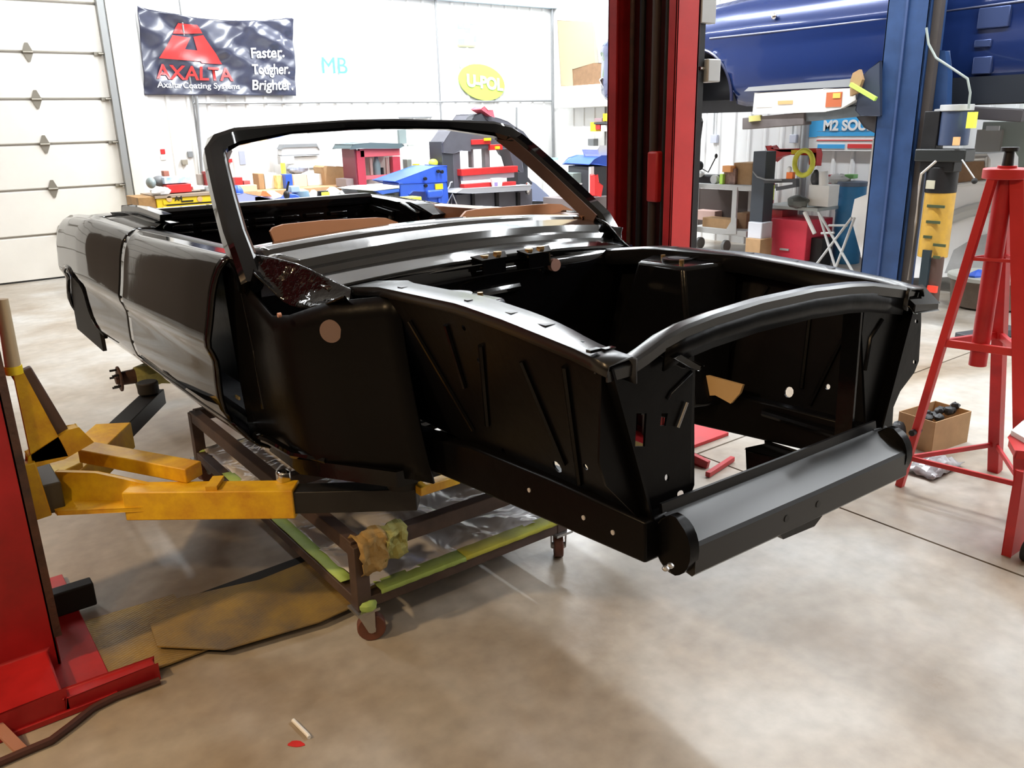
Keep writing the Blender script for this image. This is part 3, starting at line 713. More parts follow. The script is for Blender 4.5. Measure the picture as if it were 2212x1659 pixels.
# ================================================================== cart under the body
X0, X1, Y0, Y1 = 1.03, 1.885, 2.24, 3.93
cart = thing('rolling_cart', 'low brown steel rolling cart with plastic sheeting on its lower frame, under the black body', 'cart', (X0, Y0, 0))
T = .05
for (x, y) in ((X0, Y0), (X1, Y0), (X0, Y1), (X1, Y1)):
    mk(G().box(x - T / 2, x + T / 2, y - T / 2, y + T / 2, .125, .36), 'post', CART, cart, bev=.003)
up, lo_ = .345, .145
for nm, z in (('upper_rail', up), ('lower_rail', lo_)):
    for a, b in (((X0, Y0), (X1, Y0)), ((X0, Y1), (X1, Y1)), ((X0, Y0), (X0, Y1)), ((X1, Y0), (X1, Y1))):
        mk(G().bar((*a, z), (*b, z), T * .9, T * (1.1 if nm[0] == 'u' else .8)), nm, CART, cart, bev=.003)
mk(G().bar((X0, 2.9, up), (X1, 2.9, up), T * .9, T), 'upper_rail', CART, cart, bev=.003)
def caster(x, y, yaw, wm):
    c, s = math.cos(yaw), math.sin(yaw); q = lambda a, b, z: (x + a * c - b * s, y + a * s + b * c, z)
    t = mk(G().box(x - .04, x + .04, y - .04, y + .04, .115, .125), 'caster', STEEL, cart)
    w = G().cyl(q(.02, -.018, .048), q(.02, .018, .048), .048, n=24); mk(w, 'wheel', wm, t, bev=.004)
    mk(G().cyl(q(.02, -.026, .048), q(.02, .026, .048), .014, n=12), 'axle_bolt', STEEL, t)
    for sd in (-1, 1): mk(G().prism([q(-.025, sd * .027, .118), q(.035, sd * .027, .118), q(.032, sd * .027, .04), q(.01, sd * .027, .04)], tuple(Vector(q(0, sd * .003, 0)) - Vector(q(0, 0, 0)))), 'fork', STEEL, t)
caster(X0 + .005, Y0, -.43, CASTR); caster(X1, Y0, .95, CASTR); caster(X0, Y1, .4, CASTR); caster(X1, Y1, 2., CASTR)
sh = G(); rows = []
for i in range(25):
    row = []
    for j in range(37):
        u, v = i / 24, j / 36; x = X0 + .015 + (X1 - X0 - .03) * u; y = Y0 + .015 + (Y1 - Y0 - .03) * v
        z = lo_ + .026 + .012 * math.sin(9 * u + 5 * v) * math.sin(7 * v + 2) + .006 * math.sin(31 * u + 17 * v) + .07 * max(0, u - .75) * max(0, v - .1) * 3
        z += .02 * math.exp(-((u) / .1) ** 2) * abs(math.sin(26 * v))
        row.append((x, y, z))
    rows.append(row)
one(sh.grid(rows), 'plastic_sheeting', 'clear wrinkled plastic sheeting spread over the lower frame of the cart', 'plastic sheet', SHEET, solid=.002)
def strip(name, a, b, w, m, label):
    a, b = Vector(a), Vector(b); n = 14; d = (b - a).normalized(); sd = Vector((-d.y, d.x, 0)) * w / 2; rw = []
    for k in range(n):
        p = a.lerp(b, k / (n - 1)); j = .005 * math.sin(5 * k); rw.append([p - sd * (1 + .05 * math.sin(3 * k)) + Vector((0, 0, -.014)), p - sd * .9, p + sd * (1 + .05 * math.sin(2.3 * k)) + Vector((0, 0, .003))])
    return one(G().grid(rw), name, label, 'tape', m, solid=.003)
zt = lo_ + .034
strip('masking_tape', (X0 + .06, Y0 + .0, zt), (X0 + .40, Y0 + .0, zt), .06, GREEN, 'green tape strip holding the plastic sheet along the front edge, by the corner caster')
strip('masking_tape', (X0 + .40, Y0, zt + .002), (X1 + .01, Y0, zt + .002), .06, YGT, 'yellow-green tape strip along the right half of the cart front edge')
strip('masking_tape', (X0, Y0 + .1, zt), (X0, Y1 - .4, zt), .05, GREEN, 'faded green tape strip along the left side rail of the cart')
one(G().ball((X0 + .01, Y0 - .02, .135), .035, .03, .022, n=9, m=6, jit=.15), 'tape_wad', 'green tape wad wrapped over the front corner caster plate', 'tape', GREEN)
one(G().ball((X0 + .01, Y1, .15), .04, .035, .03, n=9, m=6, jit=.15), 'tape_wad', 'green tape wad at the rear left foot of the cart', 'tape', GREEN)
def rag(c, sx, sz, seed):
    rnd = random.Random(seed); rows = []
    for i in range(9):
        row = []
        for j in range(8):
            u, v = i / 8 - .5, j / 7
            row.append((c[0] + sx * u + rnd.uniform(-.006, .006), c[1] - .006 + .006 * math.sin(7 * u + 4 * v) + rnd.uniform(-.007, .007), c[2] - sz * v + .004 * math.sin(5 * u) + rnd.uniform(-.004, .004)))
        rows.append(row)
    g = G().grid(rows); top = [[r[0], (r[0][0], r[0][1] + .045, r[0][2] + .008), (r[0][0], r[0][1] + .075, r[0][2] - .02)] for r in rows]
    return g.grid(top)
one(rag((X0 + .04, Y0 - .035, .385), .10, .125, 1), 'masking_paper', 'crumpled brown masking paper wrapped over the front left corner of the cart top', 'masking paper', MASK, solid=.003, ang=15)
one(rag((X0 + .125, Y0 - .035, .385), .085, .10, 2), 'masking_paper', 'crumpled yellow-green masking paper beside the brown one on the cart top rail', 'masking paper', MASKG, solid=.003, ang=15)
# ================================================================== lift with red posts
PY0, PY1 = 2.72, 3.15
LH = 4.2
def post_left():
    t = thing('lift_post', 'red two-post lift column at the left edge, yellow arms on it', 'lift column', (.05, 2.9, 0), 'red lift columns')
    x0, x1 = -.13, .19
    g = G().box(x0, x1 - .0, PY0, PY0 + .012, 0, LH).box(x0, x1, PY1 - .012, PY1, 0, LH).box(x0, x0 + .012, PY0, PY1, 0, LH)
    g.box(x1 - .012, x1, PY0, PY0 + .07, 0, LH).box(x1 - .012, x1, PY1 - .07, PY1, 0, LH)
    mk(g, 'column', RED, t, bev=.003)
    mk(G().box(x1 - .004, x1 + .018, PY0 - .004, PY0 + .03, .12, LH), 'slide_edge', RUST, t)
    mk(G().box(-.45, .30, 2.45, 3.35, 0, .02), 'base_plate', RED, t, bev=.003)
    # stepped foot box and front gusset
    mk(G().prism([(-.30, 2.46, .02), (.16, 2.46, .02), (.16, 2.46, .085), (-.30, 2.46, .085)], (0, .26, 0)), 'foot_box', RED, t, bev=.008)
    mk(G().prism([(.16, 2.46, .0), (.42, 2.46, .0), (.42, 2.46, .055), (.16, 2.46, .06)], (0, .045, 0)), 'side_curb', RED, t, bev=.006)
    mk(G().bar((-.02, 2.47, .06), (.03, 2.36, .004), .03, .01), 'strap', mat('pinkish strap', (.45, .22, .16), .5), t)
    mk(G().box(.15, .36, 3.02, 3.08, .02, .11), 'stop_block', RUBBER, t, bev=.006)
    return t
pl = post_left()
# carriage: yellow gusset tower, padded rubber strip and arm pivot box
cg = thing('lift_carriage', 'yellow lift carriage with gusset sliding on the left red column', 'lift carriage', (.3, 2.9, .5))
g = G().prism([PX(x, y, 'y', 2.80) for x, y in ((26, 792), (48, 800), (140, 968), (146, 985), (70, 1000))], (0, .02, 0)); mk(g, 'gusset', YEL, cg, bev=.004)
g = G().prism([PX(x, y, 'y', 2.80) for x, y in ((62, 1012), (140, 990), (200, 955), (170, 925), (150, 930), (60, 985))], (0, .05, 0)); mk(g, 'pivot_shelf', YEL, cg, bev=.004)
g = G().bar(PX(44, 800, 'y', 2.84), PX(150, 975, 'y', 2.84), .06, .03, up=(0, 1, 0)); mk(g, 'rubber_pad', mat('dark pad', (.10, .06, .05), .6), cg, bev=.004)
g = G().bar(PX(55, 1000, 'y', 2.8), PX(92, 1115, 'y', 2.8), .05, .04, up=(0, 1, 0)); mk(g, 'lower_bracket', YEL, cg, bev=.004)
mk(G().box(.20, .30, 2.80, 3.1, .50, .60), 'pivot_box', mat('dark worn hub', (.06, .05, .03), .6), cg, bev=.006)
a = PX(8, 668, 'y', 2.78); b = PX(28, 790, 'y', 2.78)
mk(G().cyl((a[0], a[1], a[2] + .03), b, .017, .021, n=14), 'hydraulic_fitting', mat('tan hose sleeve', (.45, .35, .22), .5), cg)
mk(G().cyl(b, (b[0], b[1], b[2] - .025), .024, n=12), 'hydraulic_nut', YELB, cg)

def arm(name, label, p0, p1, w, h, p2, w2, h2, zt, brace=None, pad=None):
    t = mk(G().bar((*p0, zt - h / 2), (*p1, zt - h / 2), w, h), name, YEL, cg, bev=.004)
    mk(G().bar((*(Vector(p0).lerp(Vector(p1), .8)), zt - h / 2), (*p2, zt - h2 / 2 - .004), w2, h2), 'inner_beam', DARK, t, bev=.003)
    return t
# front arm: top plane z=.56
zt = .565
a1 = arm('lift_arm', 'long yellow lift arm reaching forward under the front of the black body', (.47, 2.70), (.895, 2.36), .085, .098, (1.20, 2.12), .07, .075, zt)
mk(G().prism([(.24, 3.02, .50), (.27, 2.78, .50), (.49, 2.63, .50), (.62, 2.60, .50)], (0, 0, .014)), 'root_plate', YEL, a1, bev=.003)
mk(G().prism([(.30, 2.86, .51), (.50, 2.68, .51), (.60, 2.60, .545), (.40, 2.80, .60), (.30, 2.9, .60)], (.012, .012, 0)), 'web', YEL, a1, bev=.002)
g = G().bar((.42, 3.02, .60), (.66, 2.62, .59), .075, .05); mk(g, 'brace', YEL, a1, bev=.004)
mk(G().bar((.68, 2.54, .572), (.71, 2.52, .572), .085, .014), 'weld_strap', YEL, a1)
p = (1.16, 2.14); mk(G().cyl((*p, .562), (*p, .585), .05, n=18), 'lift_pad', RUBBER, a1)
mk(G().box(.86, .90, 2.40, 2.44, .56, .60), 'lock_pin', CHROME, a1, bev=.008)
zt = .53
a2 = arm('lift_arm', 'short yellow lift arm reaching back under the sill of the black body', (.33, 3.08), (.60, 3.50), .14, .11, (.86, 3.88), .085, .07, zt)
mk(G().cyl((.82, 3.82, .53), (.82, 3.82, .585), .045, n=18), 'lift_pad', RUBBER, a2, bev=.006)
mk(G().bar((.22, 2.98, .52), (.36, 3.12, .50), .13, .10), 'root_plate', YEL, a2, bev=.004)
# right column, seen from its open side
t = thing('lift_post', 'tall red two-post lift column behind the black body, dark channel facing the car', 'lift column', (3.1, 2.9, 0), 'red lift columns')
x0, xb = 3.02, 3.02 + .155; RY0, RY1 = 2.74, 3.185
mk(G().box(xb - .012, xb, RY0, RY1, 0, LH), 'back_web', mat('deep red web', (.10, .012, .014), .6, var=.5, scale=6), t)  # web coloured far darker than the other red parts
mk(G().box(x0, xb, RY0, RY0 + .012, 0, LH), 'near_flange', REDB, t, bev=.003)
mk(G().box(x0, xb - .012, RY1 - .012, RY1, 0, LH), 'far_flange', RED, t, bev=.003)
mk(G().box(x0, x0 + .012, RY0, RY0 + .05, 0, LH), 'near_lip', RED, t, bev=.002)
mk(G().box(x0, x0 + .012, RY1 - .06, RY1, 0, LH), 'far_lip', RED, t, bev=.002)
for yy, r, m in ((2.86, .012, DARK), (2.93, .022, mat('grimy shaft', (.09, .07, .06), .5, metal=.4)), (3.02, .016, DARK), (3.09, .012, RUST)):
    mk(G().cyl((3.09, yy, 0), (3.09, yy, LH), r, n=10), 'chain' if r < .015 else 'shaft', m, t)
mk(G().box(3.045, 3.11, 2.86, 2.93, 1.26, 1.50), 'safety_latch', REDB, t, bev=.01)
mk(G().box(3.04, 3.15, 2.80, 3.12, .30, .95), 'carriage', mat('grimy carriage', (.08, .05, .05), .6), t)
mk(G().box(xb + .002, xb + .05, RY0 + .01, RY0 + .05, .4, LH), 'cable_cover', DARK, t)
g = G().bx(1501, 1517, -40, 50, xb + .002, .10); mk(g, 'switch_box', LGREY, t, bev=.004)
g = G().bx(1502, 1530, 128, 178, xb + .055, .09); cb = mk(g, 'control_box', LGREY, t, bev=.006)
p = PX(1520, 148, 'x', xb + .05); mk(G().cyl(p, (p[0] - .04, p[1] - .01, p[2]), .009, n=10), 'key_switch', CHROME, cb)
p = PX(1509, 180, 'x', xb + .06); q = PX(1508, 260, 'x', xb + .06); mk(G().tube([p, q, (q[0], q[1], .5)], .009), 'cable', DARK, t)
mk(G().tube([PX(1505, 250, 'x', xb + .08), PX(1512, 235, 'x', xb + .08), PX(1516, 262, 'x', xb + .08), PX(1500, 390, 'x', xb + .08), PX(1494, 540, 'x', xb + .08)], .007), 'cable', DARK, t)
mk(G().box(2.98, 3.45, 2.66, 3.35, 0, .02), 'base_plate', RED, t, bev=.003)
mk(G().prism([(3.00, 2.46, .0), (3.0, 2.74, .0), (3.0, 2.74, .12)], (.02, 0, 0)), 'gusset', RED, t)
mk(G().bar((3.02, 2.44, .02), (2.97, 2.68, .07), .03, .04), 'foot_brace', RED, t, bev=.003)
mk(G().bar((2.93, 2.37, .016), (3.18, 2.42, .016), .025, .025), 'foot_angle', RED, t, bev=.003)
one(G().ball((3.34, 2.40, .02), .03, .02, .02, n=8, m=5, jit=.2), 'metal_offcut', 'small greenish metal scrap lying by the foot of the rear red column', 'scrap', DARK)
ra = thing('lift_carriage', 'carriage of the rear red column, its arm tip showing yellow under the black body', 'lift carriage', (2.9, 2.75, .5))
mk(G().box(2.86, 3.01, 2.80, 3.1, .45, .75), 'pivot_box', RUST, ra)
A, B = PX(900, 1058, 'z', .56), PX(985, 1031, 'z', .56)
mk(G().bar(A, B, .05, .03), 'arm_tip', YEL, ra, bev=.003)
mk(G().bar(B, (2.9, 2.75, .56), .05, .03), 'inner_beam', DARK, ra, bev=.003)
# tread plate covering the cable trough between the posts
def fpt(x, y, z=0.): return PX(x, y, 'z', z)
tp = thing('cable_cover', 'yellow worn tread plate covering the lift cable across the floor under the cart', 'floor plate', (.9, 2.6, 0))
mk(G().prism([(.20, 2.52, .012), (.46, 2.50, .012), (.60, 2.50, .012), (.60, 2.92, .012), (.20, 2.95, .012)], (0, 0, .006)), 'lower_plate', TREAD, tp, bev=.001)
mk(G().prism([fpt(340, 1398, .03), fpt(318, 1332, .03), fpt(380, 1295, .03), fpt(560, 1255, .03), (2.95, 2.98, .03), (2.95, 2.56, .03), fpt(690, 1345, .03), fpt(485, 1405, .03)], (0, 0, .005)), 'upper_plate', TREAD, tp, bev=.001)
mk(G().prism([fpt(350, 1402, .0), fpt(485, 1408, .0), (2.95, 2.54, 0), (2.95, 2.94, 0), fpt(420, 1300, 0)], (0, 0, .028)), 'trough_rim', RUBBER, tp)
hs = []
for x, y in ((345, 1470), (250, 1505), (200, 1530), (150, 1570), (110, 1600), (50, 1625), (-30, 1660)): hs.append(fpt(x, y, .012))
one(G().tube(hs, .012, n=8), 'hydraulic_hose', 'thin dark red-brown hose running along the floor from the red lift foot', 'hose', mat('dark red hose', (.07, .025, .02), .5))
p, q = fpt(633, 1556, .006), fpt(665, 1588, .006)
one(G().tube([p, tuple(Vector(p).lerp(Vector(q), .55)), q, fpt(668, 1593, .006)], .006, n=8), 'white_stick', 'short bent white plastic stick lying on the floor', 'stick', WHITE)
g = G()
for k, (x, y, a, b) in enumerate(((640, 1607, 18, 7),)):
    g.prism([fpt(x + a * math.cos(t) * (1 + .2 * math.sin(3 * t)), y + b * math.sin(t), .0005) for t in np.linspace(0, 2 * math.pi, 12, endpoint=False)], (0, 0, .001))
one(g, 'paint_spot', 'small red paint spot on the floor next to the white stick', 'paint spot', REDB)

# ================================================================== red tripod stand
Zt = 1.41
st = thing('tripod_stand', 'tall red steel tripod stand with welded crossbars, by the right edge', 'stand', (3.70, 1.50, 0))
ft = [Vector((3.53, 1.74, 0)), Vector((3.60, 1.235, 0)), Vector((4.03, 1.54, 0))]
tops = [Vector((3.54, 1.53, Zt)), Vector((3.60, 1.462, Zt)), Vector((3.66, 1.54, Zt))]
W_ = (.032, .055, .05)
for k in range(3): mk(G().bar(ft[k], tops[k], W_[k], W_[k], up=(1, 0, 0)), 'leg', REDB if k < 2 else RED, st, bev=.003)
mk(G().cyl((3.60, 1.51, Zt - .02), (3.60, 1.51, Zt + .02), .085, n=24), 'top_plate', REDB, st, bev=.004)
mk(G().cyl((3.60, 1.51, .62), (3.60, 1.51, Zt + .03), .035, n=18), 'screw_tube', RED, st)
mk(G().cyl((3.60, 1.51, Zt + .02), (3.60, 1.51, Zt + .085), .022, .018, n=14).cyl((3.60, 1.51, Zt + .085), (3.60, 1.51, Zt + .10), .032, n=14), 'screw', DARK, st)
def at(k, f): return ft[k].lerp(tops[k], f)
for f, th in ((.105, .022), (.50, .032), (.76, .014)):
    for a, b in ((0, 1), (0, 2), (2, 1)):
        mk(G().bar(at(a, f), at(b, f), th * .6, th), 'crossbar', REDB if (a, b) == (0, 1) else RED, st, bev=.002)
p = at(0, .20); mk(G().cyl(p + Vector((-.04, 0, 0)), p + Vector((.03, 0, 0)), .014, n=8), 'knob', DARK, st)
# trolley whose edge shows at the right border
tr = thing('trolley', 'red trolley with black wheel cut off by the right border', 'trolley', (3.35, 1.05, 0))
wx, wy = 3.25, 1.06
mk(G().cyl((wx, wy, .045), (wx, wy + .035, .045), .045, n=24), 'wheel', RUBBER, tr, bev=.004)
mk(G().cyl((wx, wy - .005, .045), (wx, wy + .04, .045), .026, n=16), 'hub', LGREY, tr)
zc = .42
q = [PX(x, y, 'z', zc) for x, y in ((2180, 945), (2195, 972), (2330, 985), (2330, 900), (2215, 905))]
mk(G().prism([(a, b, zc - .03) for a, b, c in q], (0, 0, .03)), 'tray', REDB, tr, bev=.006)
mk(G().prism([PX(x, y, 'y', 1.13) for x, y in ((2198, 1100), (2212, 1020), (2240, 1020), (2240, 1225), (2178, 1225))], (0, .03, 0)), 'side_plate', REDB, tr, bev=.004)
mk(G().bar((q[2][0], q[2][1], .02), (q[2][0], q[2][1], zc), .03, .03), 'post', REDB, tr)
one(G().prism([PX(x, y, 'z', zc + .001) for x, y in ((2183, 940), (2215, 912), (2330, 905), (2330, 962), (2214, 958))], (0, 0, .02)), 'white_board', 'white board lying on the tray of the red trolley at the right border', 'board', WHITE)
# ================================================================== things on the floor at right
def open_box(name, label, c, sx, sy, h, ang, m, flaps=True):
    t = thing(name, label, 'box', (*c, 0)); ca, sa = math.cos(ang), math.sin(ang); q = lambda a, b, z: (c[0] + a * ca - b * sa, c[1] + a * sa + b * ca, z)
    th = .004; P = [q(-sx, -sy, 0), q(sx, -sy, 0), q(sx, sy, 0), q(-sx, sy, 0)]
    mk(G().prism(P, (0, 0, .004)), 'bottom', m, t)
    for i in range(4):
        a, b = Vector(P[i]), Vector(P[(i + 1) % 4]); mk(G().bar(a + Vector((0, 0, h / 2)), b + Vector((0, 0, h / 2)), th, h), 'side', m, t)
        if flaps:
            d = (b - a).normalized(); o = Vector((d.y, -d.x, 0)); z = Vector((0, 0, h)); w = sy * .45
            mk(G().prism([a + z, b + z, b + z + o * w - Vector((0, 0, w * .7)), a + z + o * w - Vector((0, 0, w * .7))], (0, 0, .004)), 'flap', m, t)
    return t
open_box('cardboard_box', 'open cardboard box full of dark parts behind the red tripod stand', (4.17, 1.92), .15, .10, .17, -.12, CARD, False)
g = G()
for k in range(9): g.ball((4.05 + .032 * k, 1.90 + .03 * math.sin(2.3 * k), .165 + .012 * math.sin(k * 1.7)), .03, .025, .022, n=7, m=5, jit=.15)
tag(one(g, 'small_parts', 'dark small metal parts heaped in the open cardboard box', 'parts', DARK), kind='stuff')
one(G().ball((3.96, 2.0, .09), .05, .04, .05, n=9, m=6, jit=.12), 'black_hub', 'black lumpy hub part leaning on the left side of the cardboard box', 'part', DARK)
g = G(); rnd = random.Random(3)
rows = [[(3.68 + .30 * i / 9 + rnd.uniform(-.008, .008), 1.66 + .16 * j / 6, .008 + .05 * math.sin(math.pi * i / 9) * math.sin(math.pi * j / 6) + rnd.uniform(0, .018)) for i in range(10)] for j in range(7)]
one(g.grid(rows), 'plastic_bag', 'clear crumpled plastic bag of metal bits on the floor in front of the cardboard box', 'bag', mat('crumpled clear bag', (.5, .5, .52), .15, var=.6, scale=18, metal=.3), solid=.003, ang=5)
a, b = fpt(2075, 738), fpt(2150, 728)
one(G().bar((a[0], a[1], .03), (b[0] + .2, b[1] - .05, .03), .12, .06), 'steel_beam', 'short dark grey steel beam lying on the floor behind the tripod', 'beam', DGREY, bev=.006)
c = fpt(2110, 668); 
bk = thing('round_tub', 'wide grey-brown round tub on the floor behind the red tripod stand', 'tub', (c[0], c[1], 0))
mk(G().lathe((c[0] + .2, c[1], 0), [(.25, 0), (.30, .02), (.32, .22), (.34, .25), (.32, .25), (.30, .22), (.26, .05), (.02, .04)], n=28), 'shell', mat('tub brown', (.16, .12, .09), .7, var=.3), bk)
mk(G().lathe((c[0] + .2, c[1], .25), [(.315, 0), (.35, .0), (.35, .03), (.315, .03)], n=28), 'rim', mat('tub rim', (.42, .42, .38), .5), bk)
one(G().ball((c[0] + .05, c[1] + .05, .28), .12, .07, .05, n=9, m=5, jit=.2), 'blue_rag', 'crumpled blue rag on the rim of the round tub', 'rag', BLUE)
# ================================================================== blue lift and the blue car on it
bl = thing('lift_post', 'tall blue lift column with power unit on its right side, blue car behind', 'lift column', (6.75, 3.5, 0))
BXp = 6.60
ya, yb = PX(1888, 300, 'x', BXp)[1], PX(1975, 300, 'x', BXp)[1]
mk(G().box(BXp, BXp + .014, yb, ya, 0, LH), 'front_web', BLUEL, bl, bev=.003)
mk(G().box(BXp, BXp + .26, yb, yb + .014, 0, LH).box(BXp, BXp + .26, ya - .014, ya, 0, LH), 'side_flange', BLUEL, bl, bev=.003)
mk(G().box(BXp - .016, BXp, yb + (ya - yb) * .48, yb + (ya - yb) * .53, 0, LH), 'seam', mat('blue seam', (.03, .06, .16), .5), bl)
g = G().bx(1985, 2001, -60, 620, BXp + .05, .06, zb=0); mk(g, 'conduit_strip', mat('dark brown strip', (.06, .05, .045), .5), bl)
g = G().bx(1990, 2004, 8, 32, BXp + .03, .02); mk(g, 'orange_sticker', mat('orange sticker', (.85, .45, .2), .5), bl)
def cylx(x, w, y0, y1, X, m, name, par, n=20):
    a = PX(x, y0, 'x', X); b = PX(x, y1, 'x', X); r = abs(PX(x - w / 2, y0, 'x', X)[1] - PX(x + w / 2, y0, 'x', X)[1]) / 2
    return mk(G().cyl((X + r, a[1], a[2]), (X + r, a[1], b[2]), r, n=n), name, m, par, bev=.004)
pu = thing('hydraulic_power_unit', 'dark motor and pump with a yellow-stickered oil tank on the blue column', 'pump', (6.8, 3.2, .3))
cylx(2052, 62, 240, 315, BXp - .02, mat('dark blue motor', (.04, .06, .12), .4), 'motor', pu)
cylx(2052, 68, 226, 240, BXp - .03, LGREY, 'motor_cap', pu)
g = G().bx(1992, 2025, 240, 330, BXp - .0, .12); mk(g, 'junction_box', DARK, pu, bev=.006)
g = G().bx(1975, 2085, 322, 350, BXp - .03, .16); mk(g, 'pump_block', mat('greasy black block', (.02, .022, .022), .35), pu, bev=.01)
g = G().bx(1985, 2060, 345, 372, BXp - .0, .14); mk(g, 'valve_body', DARK, pu, bev=.01)
cylx(2022, 62, 372, 560, BXp - .01, mat('tank amber sticker', (.62, .36, .05), .45, col2=(.5, .30, .06), scale=12), 'oil_tank', pu)
cylx(2022, 64, 362, 418, BXp - .015, DARK, 'tank_top', pu)
g = G().bx(2000, 2018, 390, 408, BXp - .025, .02); mk(g, 'paper_label', mat('cream label', (.6, .58, .45), .6), pu)
for k, (y, a, b) in enumerate(((446, 2002, 2040), (480, 2000, 2030), (512, 1994, 2012), (530, 2015, 2042), (556, 2015, 2030))):
    g = G().bx(a, b, y - 3, y + 3, BXp - .016, .012); mk(g, 'warning_stripe', mat('sticker print', (.05, .07, .03), .5), pu)
g = G().bx(1988, 2005, 540, 620, BXp - .03, .06); mk(g, 'dark_sleeve', mat('dark teal sleeve', (.015, .03, .04), .4), pu)
cylx(2012, 36, 555, 660, BXp, mat('brown post', (.09, .05, .04), .6), 'lower_tube', pu)
g = G().bx(2002, 2022, 618, 632, BXp - .02, .03); mk(g, 'red_clamp', mat('hot red clamp', (.9, .06, .03), .4), pu)
mk(G().tube([PX(2022, 348, 'x', BXp - .08), PX(1990, 376, 'x', BXp - .08), PX(1986, 400, 'x', BXp - .05), PX(1978, 480, 'x', BXp - .05), PX(1962, 605, 'x', BXp - .05)], .010), 'copper_line', mat('pale line', (.55, .5, .45), .3, metal=.5), pu)
mk(G().tube([PX(2078, 345, 'x', BXp - .06), PX(2105, 385, 'x', BXp - .06)], .006), 'release_lever', LGREY, pu)
mk(G().ball(PX(2105, 391, 'x', BXp - .06), .022, .022, .022), 'lever_knob', RUBBER, pu)
g = G().bx(2088, 2104, 242, 277, BXp - .06, .05); mk(g, 'yellow_tag', NEON, pu)
g = G().bx(2058, 2070, 296, 314, BXp - .05, .03); mk(g, 'orange_tag', mat('orange sticker', (.85, .45, .2), .5), pu)
mk(G().tube([PX(2001, 60, 'x', BXp - .03), PX(2006, 95, 'x', BXp - .03), PX(2022, 125, 'x', BXp - .04), PX(2060, 150, 'x', BXp - .05), PX(2090, 170, 'x', BXp - .05), PX(2096, 200, 'x', BXp - .05), PX(2092, 235, 'x', BXp - .05)], .009), 'cable', mat('pale cable', (.26, .3, .28), .5), pu)
mk(G().pxx([(2003, 110), (2040, 110), (2046, 160), (2044, 232), (2003, 236)], BXp + .12, .08), 'carriage_plate', BLUEL, bl, bev=.004)
# arms of the blue lift
ba = thing('lift_carriage', 'blue lift carriage with grimy grey arm under the blue car, long carton lying on it', 'lift carriage', (6.7, 4.3, 1.6))
A = PX(1612, 267, 'x', 6.66); B = PX(1745, 256, 'x', 6.66)
mk(G().bar(A, B, .12, .105), 'pad_beam', mat('grimy brown grey', (.15, .13, .13), .55, var=.3), ba, bev=.006)
A = PX(1740, 252, 'x', 6.68); B = PX(1880, 238, 'x', 6.68)
mk(G().bar(A, B, .10, .085), 'outer_beam', mat('blue grey worn', (.20, .24, .28), .4, var=.3), ba, bev=.006)
mk(G().prism([PX(x, y, 'x', 6.64) for x, y in ((1846, 242), (1872, 222), (1900, 200), (1900, 290), (1868, 276))], (.12, 0, 0)), 'arm_restraint', mat('dark gear', (.05, .045, .05), .6), ba, bev=.01)
mk(G().prism([PX(x, y, 'x', 6.56) for x, y in ((1862, 165), (1878, 150), (1900, 132), (1900, 250), (1858, 250), (1848, 238))], (.10, 0, 0)), 'carriage_guard', mat('blue black', (.03, .04, .07), .5), ba, bev=.01)
mk(G().prism([PX(x, y, 'x', 6.52) for x, y in ((1836, 176), (1842, 158), (1856, 150), (1862, 172), (1852, 200), (1836, 208))], (.04, 0, 0)), 'wood_block', CARD, ba)
mk(G().bar(PX(1838, 182, 'x', 6.50), PX(1892, 214, 'x', 6.50), .03, .03), 'lime_strap', LIME, ba)
mk(G().cyl(PX(1632, 250, 'x', 6.60), PX(1632, 262, 'x', 6.60), .06, n=16), 'lift_pad', mat('yellow ring', (.6, .55, .2), .5), ba)
mk(G().bar(PX(2040, 240, 'x', 7.0), PX(2215, 250, 'x', 7.0), .12, .09), 'pad_beam', mat('dark pad beam', (.05, .045, .05), .5), ba, bev=.006)
wb = thing('long_carton', 'long white printed carton with orange label lying on the lift arm under the blue car', 'box', (6.6, 4.6, 1.68))
pts = [(1626, 246), (1630, 201), (1778, 193), (1784, 241)]
mk(G().prism([PX(x, y, 'x', 6.58) for x, y in pts], (.14, 0, 0)), 'carton', WHITE, wb, bev=.003)
mk(G().prism([PX(x, y, 'x', 6.575) for x, y in [(1779, 192), (1846, 191), (1848, 215), (1816, 234), (1779, 241)]], (.14, 0, 0)), 'end_flap', WHITE, wb, bev=.003)
mk(G().bx(1784, 1818, 199, 231, 6.57, .006), 'orange_label', mat('red brown label', (.5, .13, .05), .5), wb)
mk(G().bx(1799, 1815, 201, 212, 6.565, .006), 'label_patch', mat('amber patch', (.9, .5, .1), .5), wb)
mk(G().bx(1680, 1712, 217, 225, 6.575, .006), 'slot_label', mat('amber strip', (.75, .4, .18), .5), wb)
mk(G().bx(1634, 1668, 211, 232, 6.577, .004), 'printed_panel', mat('faint pink print', (.72, .66, .66), .6), wb)

bc = thing('blue_car', 'metallic blue car raised on the blue lift, its nose behind the red column', 'car', (7.9, 5.2, 1.6))
X7 = 7.0
def yv(px, py): q = PX(px, py, 'x', X7); return q[1], q[2]
